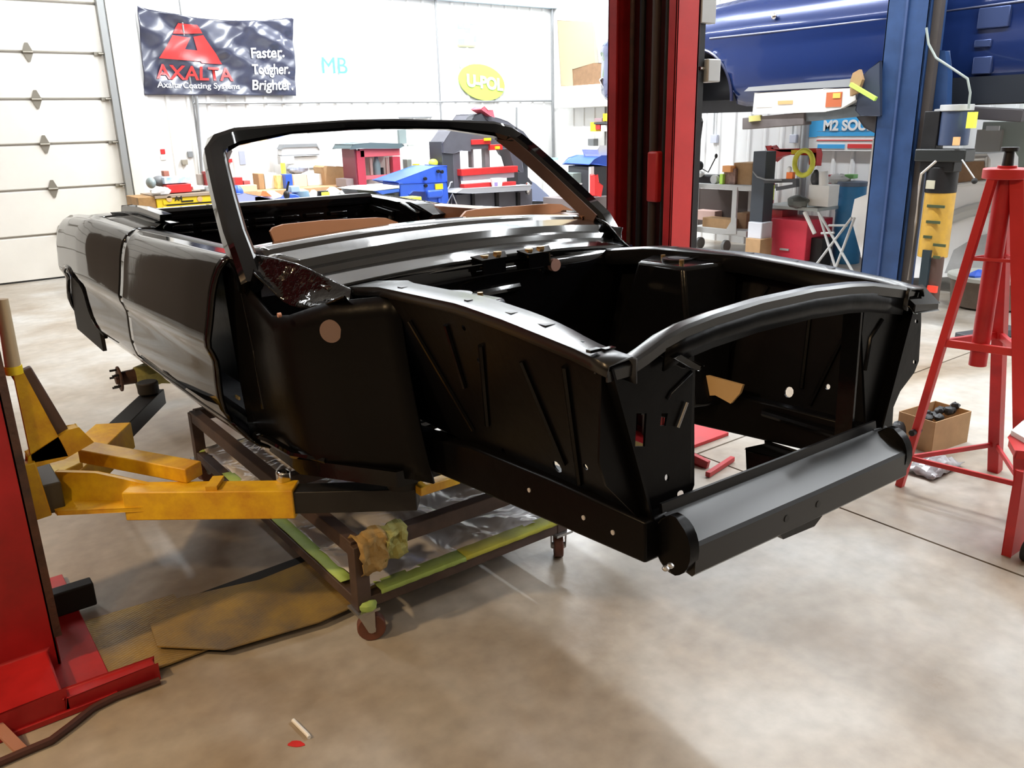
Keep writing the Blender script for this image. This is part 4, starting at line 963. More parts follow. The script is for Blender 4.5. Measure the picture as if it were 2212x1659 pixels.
# side profile sections along y (far nose -> near tail): lower edge, crease, shoulder, roof-ish
ys = np.linspace(7.72, 2.6, 56); rows = []
ay, az, ar = 6.12, 1.80, .52     # front wheel opening
def zlow(y): return float(np.interp(y, [1.6, 5.5, 5.62, 6.7, 7.5, 7.72], [1.74, 1.75, 1.78, 1.85, 1.86, 2.02]))
def ztop(y): return float(np.interp(y, [1.6, 3.0, 4.3, 5.6, 6.6, 7.4, 7.66, 7.72], [2.86, 2.82, 2.78, 2.74, 2.66, 2.56, 2.44, 2.38]))
def xin(y): return float(np.interp(y, [1.6, 6.6, 7.4, 7.64, 7.72], [0, 0, .04, .14, .26]))
V = []; n = 17
for y in ys:
    r = []
    z0, z1 = zlow(y), ztop(y)
    for j in range(n):
        t = j / (n - 1); z = z0 + (z1 - z0) * t
        x = X7 + xin(y) + float(np.interp(z, [1.74, 1.86, 1.90, 2.08, 2.34, 2.40, 2.42, 2.56, 2.68, 2.80, 2.9], [.12, .05, .02, .0, .015, -.012, -.008, .03, .09, .25, .5]))
        r.append([x, float(y), z])
    V.append(r)
flat = [p for r in V for p in r]; inside = [math.hypot((p[1] - ay), (p[2] - az)) < ar for p in flat]
F = []
for k in range(len(V) - 1):
    for i in range(n - 1):
        q = (k * n + i, k * n + i + 1, (k + 1) * n + i + 1, (k + 1) * n + i)
        if not all(inside[a] for a in q): F.append(q)
for a in set(a for q in F for a in q):
    if inside[a]:
        p = flat[a]; dx, dz = p[1] - ay, p[2] - az; r = math.hypot(dx, dz); p[1] = ay + dx / r * ar; p[2] = max(az + dz / r * ar, 1.6)
mk(G().add(flat, F), 'body_side', BLUEC, bc, solid=.02)
# far side mirrored, hood, underbody
far = [[2 * 7.9 - p[0], p[1], p[2]] for p in flat]; mk(G().add(far, [q[::-1] for q in F]), 'body_side', BLUEC, bc, solid=.02)
topr = []
for k, y in enumerate(ys):
    z = ztop(y); x0 = V[k][-1][0]; topr.append([(x0 + (15.8 - 2 * x0) * t, float(y), z + .05 * math.sin(math.pi * t)) for t in np.linspace(0, 1, 7)])
mk(G().grid(topr, flip=True), 'hood_and_deck', BLUEC, bc, solid=.02)
mk(G().grid([[(V[0][j][0] + (15.8 - 2 * V[0][j][0]) * t, 7.72 + .10 * math.sin(math.pi * t), V[0][j][2]) for t in np.linspace(0, 1, 7)] for j in range(n)]), 'front_fascia', BLUEC, bc, solid=.02)
mk(G().grid([[(V[-1][j][0] + (15.8 - 2 * V[-1][j][0]) * t, 2.6 - .10 * math.sin(math.pi * t), V[-1][j][2]) for t in np.linspace(0, 1, 7)] for j in range(n)], flip=True), 'rear_fascia', BLUEC, bc, solid=.02)
mk(G().box(7.2, 8.6, 2.7, 5.5, 1.78, 1.84).box(7.35, 7.45, 2.7, 7.2, 1.70, 1.82).box(8.35, 8.45, 2.7, 7.2, 1.70, 1.82), 'underbody', DARK, bc)
arch = [[(v, ay + (ar - .005) * math.cos(a), az + (ar - .005) * math.sin(a)) for a in np.linspace(.0, math.pi, 18)] for v in (7.03, 7.3, 7.5)]
mk(G().grid(arch).add(arch[-1], [tuple(range(18))]), 'wheelhouse', mat('dark wheelhouse', (.02, .022, .03), .6), bc, solid=.01)
lipp = [(X7 + .0, ay + (ar) * math.cos(a), az + ar * math.sin(a)) for a in np.linspace(-.15, math.pi, 24)]
mk(G().tube(lipp, .016, n=6), 'arch_lip', mat('dark blue lip', (.01, .015, .05), .3), bc)
mk(G().prism([(X7 + .015, 4.1, 1.875), (X7 + .015, 5.45, 1.885), (X7 + .015, 5.40, 1.92), (X7 + .015, 4.1, 1.945)], (-.018, 0, 0)), 'sill_moulding', mat('brushed sill trim', (.5, .52, .54), .3, metal=.6), bc, bev=.004)
mk(G().tube([(X7 - .012, float(y), 2.405 + .012 * math.sin(y)) for y in np.linspace(2.62, 5.9, 12)], .009), 'body_crease_line', mat('pale crease', (.12, .13, .20), .35, metal=.3), bc)  # pale line laid along the body crease
mk(G().box(6.98, 7.04, 2.62, 3.9, 1.70, 1.90), 'rocker_cover', mat('dark rocker', (.01, .014, .022), .5), bc)
a = PX(1296, 165, 'x', X7 + .2); b = PX(1306, 212, 'x', X7 + .1)
mk(G().bar((a[0] - .05, 7.58, a[2]), (b[0] + .1, 7.45, b[2]), .10, .16), 'bumper', CHROME, bc, bev=.02)
p = PX(1672, 35, 'x', X7 - .02); mk(G().ball(p, .02, .03, .03).cyl(p, (p[0] + .05, p[1], p[2]), .015), 'door_button', CHROME, bc)
for (x0, x1, y0, y1) in ((2104, 2140, 85, 102), (2100, 2140, 122, 160), (2112, 2180, 14, 60)):
    g = G().bx(x0, x1, y0, y1, X7 - .03, .04); mk(g, 'bracket', mat('blue grey bracket', (.06, .09, .22), .3, metal=.5), bc, bev=.008)
mk(G().box(7.0 + .02, 8.5, 2.7, 5.3, 1.83, 1.86), 'floor_pan', DARK, bc)

# ================================================================== white vehicle under the blue one
TRUCKW = mat('truck white', (.9, .9, .9), .3)
wv = thing('white_truck', 'white truck body with masked brown rear window, parked under the blue car', 'truck', (8.7, 4.0, 0))
XW = 7.98
mk(G().pxx([(1862, 560), (1838, 470), (1846, 430), (1872, 420), (1885, 300), (1990, 330), (2060, 334), (2132, 332), (2140, 345), (2138, 420), (2222, 410), (2222, 590), (2010, 600), (1890, 600)], XW, .55), 'body', TRUCKW, wv)
mk(G().pxx([(2070, 350), (2126, 348), (2126, 388), (2070, 394)], XW - .01, .02), 'masked_window', CARDD, wv)
mk(G().tube([PX(x, y, 'x', XW - .01) for x, y in ((2064, 398), (2066, 345), (2130, 342), (2131, 392), (2064, 400))], .018), 'window_frame', WHITE, wv)
mk(G().tube([PX(x, y, 'x', XW - .01) for x, y in ((2020, 482), (2090, 456), (2160, 440), (2212, 432))], .06), 'body_crease', mat('pale crease grey', (.55, .55, .53), .5), wv)
one(G().pxx([(2040, 590), (2060, 540), (2110, 510), (2212, 490), (2212, 592)], XW - .06, .05), 'grey_cover', 'crumpled grey plastic cover hanging on the lower side of the white truck', 'cover', mat('grey film', (.42, .42, .42), .35, var=.2, bump=.5, bscale=8), solid=0)
g = G().bx(2108, 2150, 250, 400, XW - .3, .25, zb=.9); 
cab = thing('tall_cabinet', 'greenish grey tall cabinet beyond the white truck at the right edge', 'cabinet', (9.0, 2.9, 0))
mk(G().bx(2112, 2250, 262, 420, 9.0, .3, zb=0), 'carcass', mat('greenish glass grey', (.42, .46, .40), .4), cab, bev=.01)
mk(G().bx(2106, 2160, 280, 350, 8.96, .04), 'door', mat('grey brown door', (.45, .42, .38), .5), cab)
mk(G().bx(2130, 2158, 272, 282, 8.93, .02), 'white_plate', WHITE, cab)

# ================================================================== back wall: banner and signs
bn = thing('wall_banner', 'navy blue hanging banner with red triangle logo and white slogan on the back wall', 'banner', (3.9, YF - .06, 2.07))
TLc, TRc, BRc, BLc = [Vector(PX(x, y, 'y', YF - .06)) for x, y in ((297, 12), (632, 40), (640, 207), (313, 205))]
def bpos(u, v):
    a = TLc.lerp(TRc, u); b = BLc.lerp(BRc, u); a = a - Vector((0, 0, 1)) * (.085 * math.sin(math.pi * min(1, u / .95)) ** .8 if 0 < u < .95 else 0)
    p = a.lerp(b, v)
    y = .016 * math.sin(26 * (u * .9 + v * .55)) * (1 - v) * math.exp(-u * 1.2) * 1.5 + .02 * math.sin(30 * ((1 - u) + v * .8)) * math.exp(-(1 - u) * 3) * (1 - v) + .01 * math.sin(9 * v + 4 * u) + .006 * math.sin(22 * v - 9 * u) + .020 * math.sin(17 * u - 11 * v) + .004 * math.sin(41 * u + 23 * v)
    return p + Vector((0, y, 0))
mk(G().grid([[bpos(i / 140, j / 56) for i in range(141)] for j in range(57)]), 'cloth', BANNER, bn, solid=.003)
def bwarp(off=.016):
    def f(p):   # p given in banner (u, 0, v) units
        q = bpos(p.x, p.z); return Vector((q.x, q.y - off, q.z))
    return f
def btext(txt, u, v, h, m, bold=0., wd=None):
    me = text_mesh(txt, 1.0, bold, 'LEFT', 0.0); xs = [q.co.x for q in me.vertices]; W0 = max(xs) - min(xs)
    sx = (wd / W0) if wd else h * .55; inv = FR[bn.name].inverted()
    for q in me.vertices:
        q.co = inv @ bwarp()(Vector((u + (q.co.x - min(xs)) * sx, 0, v - q.co.y * h)))
    me.materials.clear(); me.materials.append(m)
    o = bpy.data.objects.new('lettering', me); COL.objects.link(o); o.parent = bn; FR[o.name] = FR[bn.name]
btext('AXALTA', .075, .80, .245, BRED, .02, .49)
btext('Axalta Coating Systems', .075, .91, .105, BWHT, .01, .53)
btext('Faster.', .695, .49, .19, BWHT, .02, .23)
btext('Tougher.', .69, .71, .19, BWHT, .02, .27)
btext('Brighter.', .69, .92, .19, BWHT, .02, .285)
def bpoly(pts, name='logo'):
    n = 10; g = G()
    q = [pts[0], pts[1], pts[2], pts[3]]; rows = []
    for i in range(n + 1):
        l = (Vector(q[0]).lerp(Vector(q[3]), i / n), Vector(q[1]).lerp(Vector(q[2]), i / n)); rows.append([bwarp(.014)(Vector((l[0].lerp(l[1], j / n).x, 0, l[0].lerp(l[1], j / n).y))) for j in range(n + 1)])
    mk(g.grid(rows), name, BRED, bn)
bpoly([(.235, .10), (.345, .10), (.375, .20), (.20, .24)])
bpoly([(.195, .26), (.30, .27), (.225, .56), (.10, .56)])
bpoly([(.32, .25), (.38, .22), (.50, .58), (.36, .58)])
bpoly([(.24, .42), (.36, .42), (.38, .56), (.21, .56)])
# painted-on signs
mb = thing('wall_lettering', 'pale blue letters on the white back wall right of the banner', 'sign', (5.45, YF - .02, 2.36))
o = PX(694, 158, 'y', YF - .03); lettering('MB', .30, o, (1, 0, 0), (0, 0, 1), MBBL, mb, .0)
ov = thing('oval_sign', 'lime green oval sign with white letters high on the back wall', 'sign', (7.9, YF - .05, 2.0))
c = PX(1042, 178, 'y', YF - .05); rx_, rz_ = .43, .26
mk(G().prism([(c[0] + rx_ * math.cos(a), YF - .05, c[2] + rz_ * math.sin(a) - .05 * math.cos(a)) for a in np.linspace(0, 2 * math.pi, 36, endpoint=False)], (0, .02, 0)), 'plate', mat('sign green pale', (.42, .62, .10), .5), ov)
lettering('U-POL', .24, (c[0] - .30, YF - .062, c[2] - .05), (1, 0, -.1), (0, 0, 1), WHITE, ov, .01)
cs_ = thing('checkered_sign', 'small green checkered square sign above the oval sign on the back wall', 'sign', (7.5, YF - .03, 2.75))
g = G().by(989, 1028, 48, 100, YF - .03, .015); mk(g, 'plate', mat('pale sign white', (.8, .82, .8), .5), cs_)
for (a, b, c_, d) in ((989, 1003, 50, 62), (1016, 1027, 48, 54), (990, 1004, 84, 97), (1024, 1029, 76, 90), (1004, 1016, 60, 70)):
    mk(G().by(a, b, c_, d, YF - .036, .006), 'check', mat('check grey green', (.25, .34, .33), .5), cs_)
mk(G().by(989, 1028, 97, 101, YF - .037, .006), 'green_edge', SGREEN, cs_)
fl_ = thing('checkered_sign', 'grey checker fragments around the green oval sign on the back wall', 'sign', (7.6, YF - .03, 2.2))
for (a, b, c_, d) in ((993, 1000, 132, 146), (1014, 1026, 133, 142), (1002, 1009, 144, 151), (998, 1001, 196, 216), (1070, 1080, 206, 218), (1084, 1090, 192, 202)):
    mk(G().by(a, b, c_, d, YF - .036, .01), 'check', mat('check grey', (.35, .37, .37), .5), fl_)
# white cabinet + leaning sheet on top (upper right of back wall)
sf = thing('shelf_cabinet', 'white wall cabinet high in the back right corner', 'cabinet', (9.0, 10.6, 1.95))
mk(G().bx(1197, 1316, 184, 232, 8.95, .38), 'carcass', WHITE, sf, bev=.01)
one(G().pxx([(1204, 44), (1278, 48), (1286, 138), (1294, 184), (1212, 186)], 9.2, .05), 'cream_board', 'tall pale cream board leaning on the wall above the white cabinet', 'board', mat('cream board', (.42, .34, .22), .7), bev=.004)
one(G().pxx([(1237, 150), (1282, 137), (1300, 136), (1300, 187), (1239, 188)], 8.98, .18), 'cardboard_box', 'dented brown cardboard box on the white cabinet in the back right corner', 'box', CARDD, bev=.006)
# small wall items
def wb_(name, label, cat, px, m, D=.03, **k): return one(G().by(*px, YF - D - .002, D), name, label, cat, m, bev=.003, **k)
wb_('wall_notice', 'red and white small notice on the wall above the yellow cabinet', 'notice', (347, 357, 322, 333), REDB, .01)
wb_('wall_paper', 'white paper under the red notice on the back wall', 'paper', (347, 359, 335, 346), WHITE, .01)
wb_('wall_notice', 'small printed black and grey poster seen through the windshield frame at its left', 'notice', (517, 530, 326, 356), mat('grey print', (.35, .37, .45), .5), .01)
wb_('switch_box', 'grey junction box at the end of the thin vertical conduit near the yellow cabinet', 'switch box', (394, 406, 345, 356), mat('greasy grey', (.28, .25, .2), .5), .06)
wb_('fire_alarm', 'small red pull box on the back wall just inside the left windshield pillar', 'alarm', (493, 502, 343, 351), REDB, .05)
wb_('wall_outlet', 'round grey outlet between the two vertical conduits', 'outlet', (406, 417, 327, 340), GREY, .03)
wb_('wall_speaker', 'dark narrow wall unit hanging just below the windshield header', 'wall unit', (863, 878, 280, 310), mat('teal grey unit', (.16, .2, .2), .5), .06)
wb_('light_bar', 'thin grey bar on the wall just above the windshield header', 'bar', (862, 934, 252, 255), GREY, .03)
wb_('wall_clock', 'grey framed panel on the wall right of the red press', 'panel', (882, 895, 312, 335), mat('grey panel', (.3, .32, .3), .5), .03)

# ================================================================== bench line along the back wall
BY = 10.15
bench = thing('workbench', 'long wooden-top workbench against the back wall, seen through the windshield', 'workbench', (4.9, BY, 0))
zb_ = PX(680, 405, 'y', BY)[2]
xa, xb2 = PX(505, 405, 'y', BY)[0], PX(770, 405, 'y', BY)[0]
mk(G().box(xa, xb2, BY, BY + .62, zb_ - .06, zb_), 'worktop', WOOD, bench, bev=.004)
for x in (xa + .05, (xa + xb2) / 2, xb2 - .05): mk(G().box(x - .04, x + .04, BY + .03, BY + .10, 0, zb_ - .06), 'leg', WHITE, bench)
mk(G().box(xa, xb2, BY + .05, BY + .7, .35, .38), 'lower_shelf', WHITE, bench)
def tb(name, label, cat, px, Y, D, m, zb=None, **k):
    if zb is None and BY <= Y < BY + .6: zb = zb_
    return one(G().by(*px, Y, D, zb), name, label, cat, m, **({'bev': .005} | k))
# yellow tool cabinet
YC = 9.6
yc = thing('tool_cabinet', 'yellow drawer cabinet with cluttered wooden top left of the windshield pillar', 'cabinet', (3.0, YC, 0))
mk(G().by(340, 486, 424, 470, YC, .55, zb=.1), 'carcass', YELB, yc, bev=.008)
mk(G().by(334, 492, 418, 424, YC - .02, .6), 'worktop', mat('grimy top', (.35, .27, .2), .6), yc)
mk(G().by(352, 484, 428, 438, YC - .012, .012), 'drawer', YELB, yc, bev=.003)
mk(G().by(352, 484, 441, 452, YC - .012, .012), 'drawer', YELB, yc, bev=.003)
mk(G().by(360, 484, 438, 440, YC - .016, .012), 'drawer_pull', DARK, yc)
mk(G().by(368, 418, 451, 455, YC - .018, .008), 'drawer_pull', LGREY, yc)
o = PX(378, 434, 'y', YC - .02); lettering('A4', .07, o, (1, 0, 0), (0, 0, 1), DARK, yc, .002)
for x in (392, 466): mk(G().by(x, x + 26, 433, 436, YC - .02, .01), 'printed_stripe', DARK, yc)
for x in (366, 432): p = PX(x, 430, 'y', YC - .02); mk(G().cyl((p[0], p[1], p[2]), (p[0], p[1] + .02, p[2]), .03, n=14), 'round_badge', mat('badge', (.6, .4, .2), .4), yc)
one(G().by(300, 338, 426, 462, YC + .02, .5, zb=0), 'wooden_cabinet', 'brown stained wooden box cabinet left of the yellow drawer cabinet', 'cabinet', mat('stained brown wood', (.5, .28, .1), .6, var=.5, scale=5), bev=.005)
tb('red_case', 'open red plastic tool case on the yellow cabinet', 'case', (361, 414, 398, 416), YC + .1, .3, REDB)
tb('printed_box', 'blue and white flat printed box on top of the red case', 'box', (355, 415, 382, 396), YC + .12, .25, mat('blue white print', (.3, .5, .8), .5, col2=(.8, .85, .9), scale=14))
one(G().ball(PX(345, 391, 'y', YC + .3), .08, .1, .06), 'welding_helmet', 'dark grey rounded helmet beside the blue and white box', 'helmet', GREY)
one(G().ball(PX(326, 395, 'y', YC + .2), .05, .08, .06), 'spray_gun_cup', 'green grey cup at the left end of the cabinet clutter', 'cup', mat('green grey', (.25, .3, .3), .4))
one(G().ball(PX(347, 414, 'y', YC + .05), .11, .08, .05, jit=.15), 'plastic_bag', 'white crumpled plastic bag at the left end of the yellow cabinet', 'bag', mat('white film', (.62, .6, .6), .4))
tb('paper_tray', 'white and dark flat tray right of the red case', 'tray', (417, 442, 402, 410), YC + .1, .25, WHITE)
tb('paper_tray', 'white low box between the tray and the windshield pillar', 'tray', (444, 460, 402, 413), YC + .12, .2, mat('white black', (.5, .52, .52), .5, var=.5, scale=20))
tb('red_bottle', 'dark red canister half hidden by the left windshield pillar', 'canister', (444, 470, 370, 402), YC + .25, .12, mat('dark red', (.30, .03, .03), .5))
tb('cardboard_box', 'tiny red brown carton standing behind the blue and white box', 'box', (354, 366, 369, 384), YC + .42, .1, mat('red brown', (.4, .15, .1), .6), zb=PX(400, 419, 'y', YC)[2])
c_ = PX(432, 384, 'y', YC + .35); one(G().cyl((c_[0], c_[1], c_[2] - .08), (c_[0], c_[1], c_[2] + .04), .04, n=12), 'brass_fitting', 'hose end fitting hanging below the thick conduit', 'fitting', mat('dull grey brown', (.35, .3, .25), .5))
# middle bench clutter
tb('cardboard_box', 'tall narrow cardboard box at the left end of the wooden bench', 'box', (559, 571, 375, 408), BY + .3, .2, CARD)
tb('white_box', 'white square box right of the narrow cardboard box', 'box', (572, 598, 374, 405), BY + .3, .3, WHITE)
tb('printed_box', 'small box with orange and yellow print under a neon bottle', 'box', (598, 624, 378, 400), BY + .2, .2, mat('orange yellow print', (.85, .45, .15), .5, col2=(.75, .8, .3), scale=12))
tb('neon_bottle', 'neon yellow upright bottle in the middle of the bench', 'bottle', (610, 617, 352, 370), BY + .2, .06, NEON)
tb('blue_can', 'blue can with orange disc standing right of the printed box', 'can', (617, 632, 376, 399), BY + .1, .14, BLUE)
tb('small_carton', 'pale carton with white label behind the blue can', 'box', (634, 663, 376, 400), BY + .25, .25, mat('pale carton', (.8, .62, .42), .6))
one(G().ball(PX(643, 365, 'y', BY + .4), .14, .1, .06, jit=.15), 'grey_rags', 'heap of grey blue rags and bags on top of the pale carton', 'rags', mat('grey blue rag', (.38, .4, .5), .7, var=.4, scale=30))
bxp = [(698, 362), (702, 359), (748, 361), (744, 399), (704, 399), (700, 372)]
one(G().py([(x, y if y < 390 else y + 5) for x, y in bxp], BY + .25, .3), 'cardboard_box', 'large open brown cardboard box at the right end of the wooden bench', 'box', CARD, bev=.005)
# parts washer with raised rounded lid
pw = thing('parts_washer', 'white parts washer with rounded raised lid and dark top edge against the back wall', 'parts washer', (4.9, 10.8, 0))
mk(G().py([(608, 336), (608, 322), (614, 313), (684, 311), (690, 322), (690, 334)], 10.86, .12), 'lid', mat('pale lid', (.62, .62, .62), .5), pw, bev=.01)
mk(G().py([(607, 323), (613, 312), (684, 310), (691, 324), (685, 317), (614, 319)], 10.84, .16), 'lid_edge', mat('dark lid edge', (.22, .23, .24), .5), pw)
mk(G().by(609, 690, 334, 336, 10.84, .1), 'lid_lip', GREY, pw)
mk(G().by(606, 636, 337, 354, 10.82, .1), 'back_panel', mat('grey back', (.5, .49, .48), .5), pw)
mk(G().by(637, 694, 337, 400, 10.90, .2, zb=0), 'basin', WHITE, pw, bev=.01)
mk(G().by(669, 685, 362, 364, 10.88, .02), 'handle', GREY, pw)
tb('white_drawer_box', 'white box between the washer and the brown cardboard box', 'box', (664, 698, 376, 402), BY + .35, .2, WHITE)
# in front: small blue bench grinder and jugs just above the car's bulkhead
YG = 8.6
TZ = .78
ft_ = thing('steel_table', 'pale steel table with jugs and vise just beyond the black bulkhead', 'table', (3.5, 9.0, 0))
xA, xB = PX(498, 440, 'y', 9.0)[0], PX(748, 440, 'y', 9.0)[0]
mk(G().box(xA, xB, 8.55, 9.45, TZ - .04, TZ), 'top', LGREY, ft_)
for x in (xA + .05, xB - .05):
    for y in (8.62, 9.38): mk(G().box(x - .025, x + .025, y - .025, y + .025, 0, TZ - .04), 'leg', LGREY, ft_)
gr = thing('machine_vise', 'blue machine vise with dark handle just above the black bulkhead', 'vise', (3.3, YG, 0))
c = PX(633, 428, 'y', YG)
mk(G().cyl((c[0], YG, c[2] - .06), (c[0], YG + .14, c[2] - .06), .105, n=24), 'blue_disc', BLUE, gr, bev=.01)
mk(G().by(628, 648, 402, 416, YG + .02, .12), 'pale_head', mat('pale steel blue', (.4, .55, .7), .4), gr, bev=.01)
mk(G().tube([PX(618, 426, 'y', YG), PX(621, 404, 'y', YG), PX(624, 392, 'y', YG)], .012), 'handle', DARK, gr)
mk(G().ball(PX(619, 421, 'y', YG), .035, .03, .045), 'knob', DARK, gr)
mk(G().by(628, 646, 434, 450, YG + .02, .1, zb=TZ), 'pedestal', BLUE, gr)
mk(G().lathe((PX(658, 428, 'y', YG)[0], YG + .1, PX(658, 428, 'y', YG)[2] - .07), [(.09, 0), (.10, .03), (.09, .14), (.04, .16)], 18), 'motor_housing', mat('steel blue motor', (.25, .4, .55), .3, metal=.3), gr)
one(G().py([(505, 420), (528, 419), (590, 430), (618, 424), (618, 449), (508, 455)], YG + .4, .35), 'blue_grey_tub', 'long pale blue-grey plastic tub left of the blue vise', 'tub', mat('lavender grey', (.35, .38, .62), .5), bev=.01)
one(G().ball(PX(512, 416, 'y', YG + .6), .07, .07, .08), 'blue_jug', 'rounded blue jug beside the left windshield pillar', 'jug', BLUE)
one(G().prism([PX(x, y, 'y', YG + .5) for x, y in ((570, 424), (574, 413), (588, 424))], (0, .1, 0)), 'orange_cone', 'small orange red cone behind the blue-grey tub', 'cone', ORANGE)
tb('carton_tray', 'pale tan flat carton with yellow edge right of the left windshield pillar', 'box', (520, 556, 400, 420), BY, .15, mat('pale tan', (.72, .58, .36), .6))
tb('red_case', 'small red tool case on the bench just right of the left windshield pillar', 'tool', (508, 524, 383, 391), BY + .2, .1, REDB, zb=zb_)
tb('red_tape_roll', 'dark red round tape roll on the bench behind the tan carton', 'tape roll', (527, 541, 390, 402), BY + .2, .1, mat('dusty red', (.45, .1, .1), .5), zb=zb_)
for i, (a, b, y0, y1, m, l) in enumerate(((674, 692, 410, 446, WHITE, 'white plastic jug right of the blue vise'), (712, 742, 404, 440, WHITE, 'wide white jug behind the neon labelled pail'), (574, 614, 412, 428, mat('pinkish white', (.85, .7, .68), .5), 'low pinkish white carton behind the blue vise handle'))):
    p0, p1 = (PX(a, y1, 'y', YG + .5)[0], YG + .5, TZ), PX(b, y0, 'y', YG + .5); r = (p1[0] - p0[0]) / 2
    one(G().lathe((p0[0] + r, YG + .5 + r, p0[2]), [(r * .95, 0), (r, .02), (r, (p1[2] - p0[2]) * .75), (r * .4, (p1[2] - p0[2]) * .97), (r * .35, p1[2] - p0[2])], 18), 'plastic_jug', l, 'jug', m)
pl_ = thing('black_pail', 'black round pail with neon yellow label just above the bulkhead', 'pail', (4.4, YG, .6))
p0, p1 = (PX(692, 434, 'y', YG + .2)[0], YG + .2, TZ), PX(716, 412, 'y', YG + .2); r = (p1[0] - p0[0]) / 2
mk(G().lathe((p0[0] + r, YG + .2 + r, p0[2]), [(r * .9, 0), (r, .03), (r, .10), (r * .85, p1[2] - p0[2])], 20), 'shell', DARK, pl_)
mk(G().by(696, 712, 415, 424, YG + .17, .02), 'neon_label', NEON, pl_)

# red press frame with charcoal top board
rp = thing('red_press_stand', 'red framed bench press with charcoal top board against the back wall', 'press', (5.5, 9.8, 0))
Yp = 9.8
mk(G().py([(757, 322), (762, 312), (800, 309), (868, 311), (873, 316), (862, 320), (778, 321)], Yp - .05, .5), 'top_board', mat('teal charcoal', (.10, .14, .15), .5), rp, bev=.006)
mk(G().by(778, 864, 320, 338, Yp, .08), 'header', mat('pinkish red', (.75, .14, .17), .45), rp, bev=.004)
mk(G().by(773, 790, 325, 405, Yp, .10, zb=.4), 'upright', mat('dull red', (.50, .05, .08), .45), rp, bev=.004)
mk(G().by(850, 866, 338, 400, Yp, .10, zb=.4), 'upright', mat('dull red', (.50, .05, .08), .45), rp, bev=.004)
mk(G().by(768, 774, 322, 405, Yp + .02, .35, zb=.4), 'side_plate', mat('very dark red', (.2, .04, .06), .5), rp)
mk(G().by(788, 852, 378, 386, Yp + .02, .06), 'cross_rail', mat('pinkish red', (.75, .14, .17), .45), rp)
for x in (800, 835): mk(G().by(x, x + 5, 340, 378, Yp + .03, .03), 'guide_rod', mat('rod brown', (.35, .22, .2), .4), rp)
mk(G().lathe((PX(815, 378, 'y', Yp + .1)[0], Yp + .1, PX(815, 378, 'y', Yp + .1)[2]), [(.05, 0), (.05, .14), (.03, .2), (.02, .28)], 14), 'jack', mat('jack grey', (.15, .2, .22), .4), rp)
mk(G().by(825, 829, 362, 378, Yp + .05, .04), 'small_bottle', DARK, rp)
mk(G().by(790, 850, 338, 396, Yp + .3, .03), 'back_panel', mat('pale back panel', (.66, .62, .56), .6), rp)
# blue machine
YM = 8.7
bm = thing('blue_machine', 'large blue wedge shaped machine with white top plate beside the charcoal frame', 'machine', (5.3, YM, 0))
mk(G().py([(852, 392), (940, 361), (965, 359), (965, 395), (870, 398)], YM, .5), 'wedge_cover', BLUE, bm, bev=.01)
mk(G().py([(864, 397), (965, 393), (968, 440), (925, 440), (918, 414), (892, 413), (884, 420), (884, 432), (864, 432)], YM - .02, .4), 'body', BLUE, bm, bev=.01)
mk(G().py([(762, 409), (800, 404), (862, 401), (862, 407), (812, 412)], YM - .1, .4), 'white_plate', WHITE, bm, bev=.003)
mk(G().py([(812, 412), (862, 406), (862, 414), (826, 420)], YM - .1, .4), 'blue_skirt', BLUE, bm)
mk(G().py([(770, 410), (815, 412), (826, 420), (862, 416), (864, 436), (780, 424)], YM + .0, .4), 'dark_base', DGREY, bm)
mk(G().by(941, 957, 397, 409, YM - .05, .02), 'yellow_label', YELB, bm)
for x, y in ((917, 386), (918, 401), (945, 370), (953, 371)): p = PX(x, y, 'y', YM - .02); mk(G().cyl((p[0], p[1] - .03, p[2]), (p[0], p[1], p[2]), .02, n=10), 'bolt', DARK, bm)
mk(G().by(925, 958, 410, 428, YM - .06, .1), 'tank', BLUE, bm, bev=.02)
mk(G().by(948, 953, 428, 470, YM - .04, .05, zb=0), 'leg', BLUE, bm)
mk(G().by(866, 880, 430, 470, YM + .2, .1, zb=0), 'leg', BLUE, bm)
tb('yellow_wedge', 'lime yellow wedge ramp in front of the blue machine', 'wedge', (858, 911, 427, 438), YM - .4, .2, NEON)
one(G().by(862, 907, 438, 440, YM - .38, .16, zb=0), 'step_stool', 'dark stool carrying the lime yellow wedge', 'stool', DARK)
one(G().ball(PX(936, 352, 'y', YM + .4), .06, .06, .05), 'work_glove', 'neon yellow glove lying on the blue wedge cover', 'glove', NEON)
sbz = PX(895, 374, 'y', YM + 1.2)[2]
one(G().box(PX(876, 374, 'y', YM + 1.2)[0], PX(960, 374, 'y', YM + 1.2)[0], YM + 1.12, YM + 1.5, sbz - .05, sbz).box(PX(880, 374, 'y', YM + 1.2)[0], PX(886, 374, 'y', YM + 1.2)[0], YM + 1.15, YM + 1.45, 0, sbz - .05).box(PX(950, 374, 'y', YM + 1.2)[0], PX(956, 374, 'y', YM + 1.2)[0], YM + 1.15, YM + 1.45, 0, sbz - .05), 'side_table', 'low pale table behind the blue machine', 'table', LGREY)
tb('yellow_bottle', 'yellow bottle standing behind the blue machine', 'bottle', (899, 907, 354, 372), YM + 1.2, .1, YELB, zb=sbz)
tb('grey_bottle', 'dark grey tall bottle right of the red press', 'bottle', (880, 890, 344, 376), YM + 1.2, .12, mat('grey olive', (.22, .24, .21), .5), zb=sbz)
tb('white_cabinet', 'white cabinet against the wall behind the blue machine', 'cabinet', (878, 955, 316, 352), 10.75, .35, WHITE, zb=.6)
tb('grey_bin', 'grey brown bin left of the red press', 'bin', (748, 772, 386, 404), 9.9, .3, mat('grey mauve', (.35, .28, .28), .6))
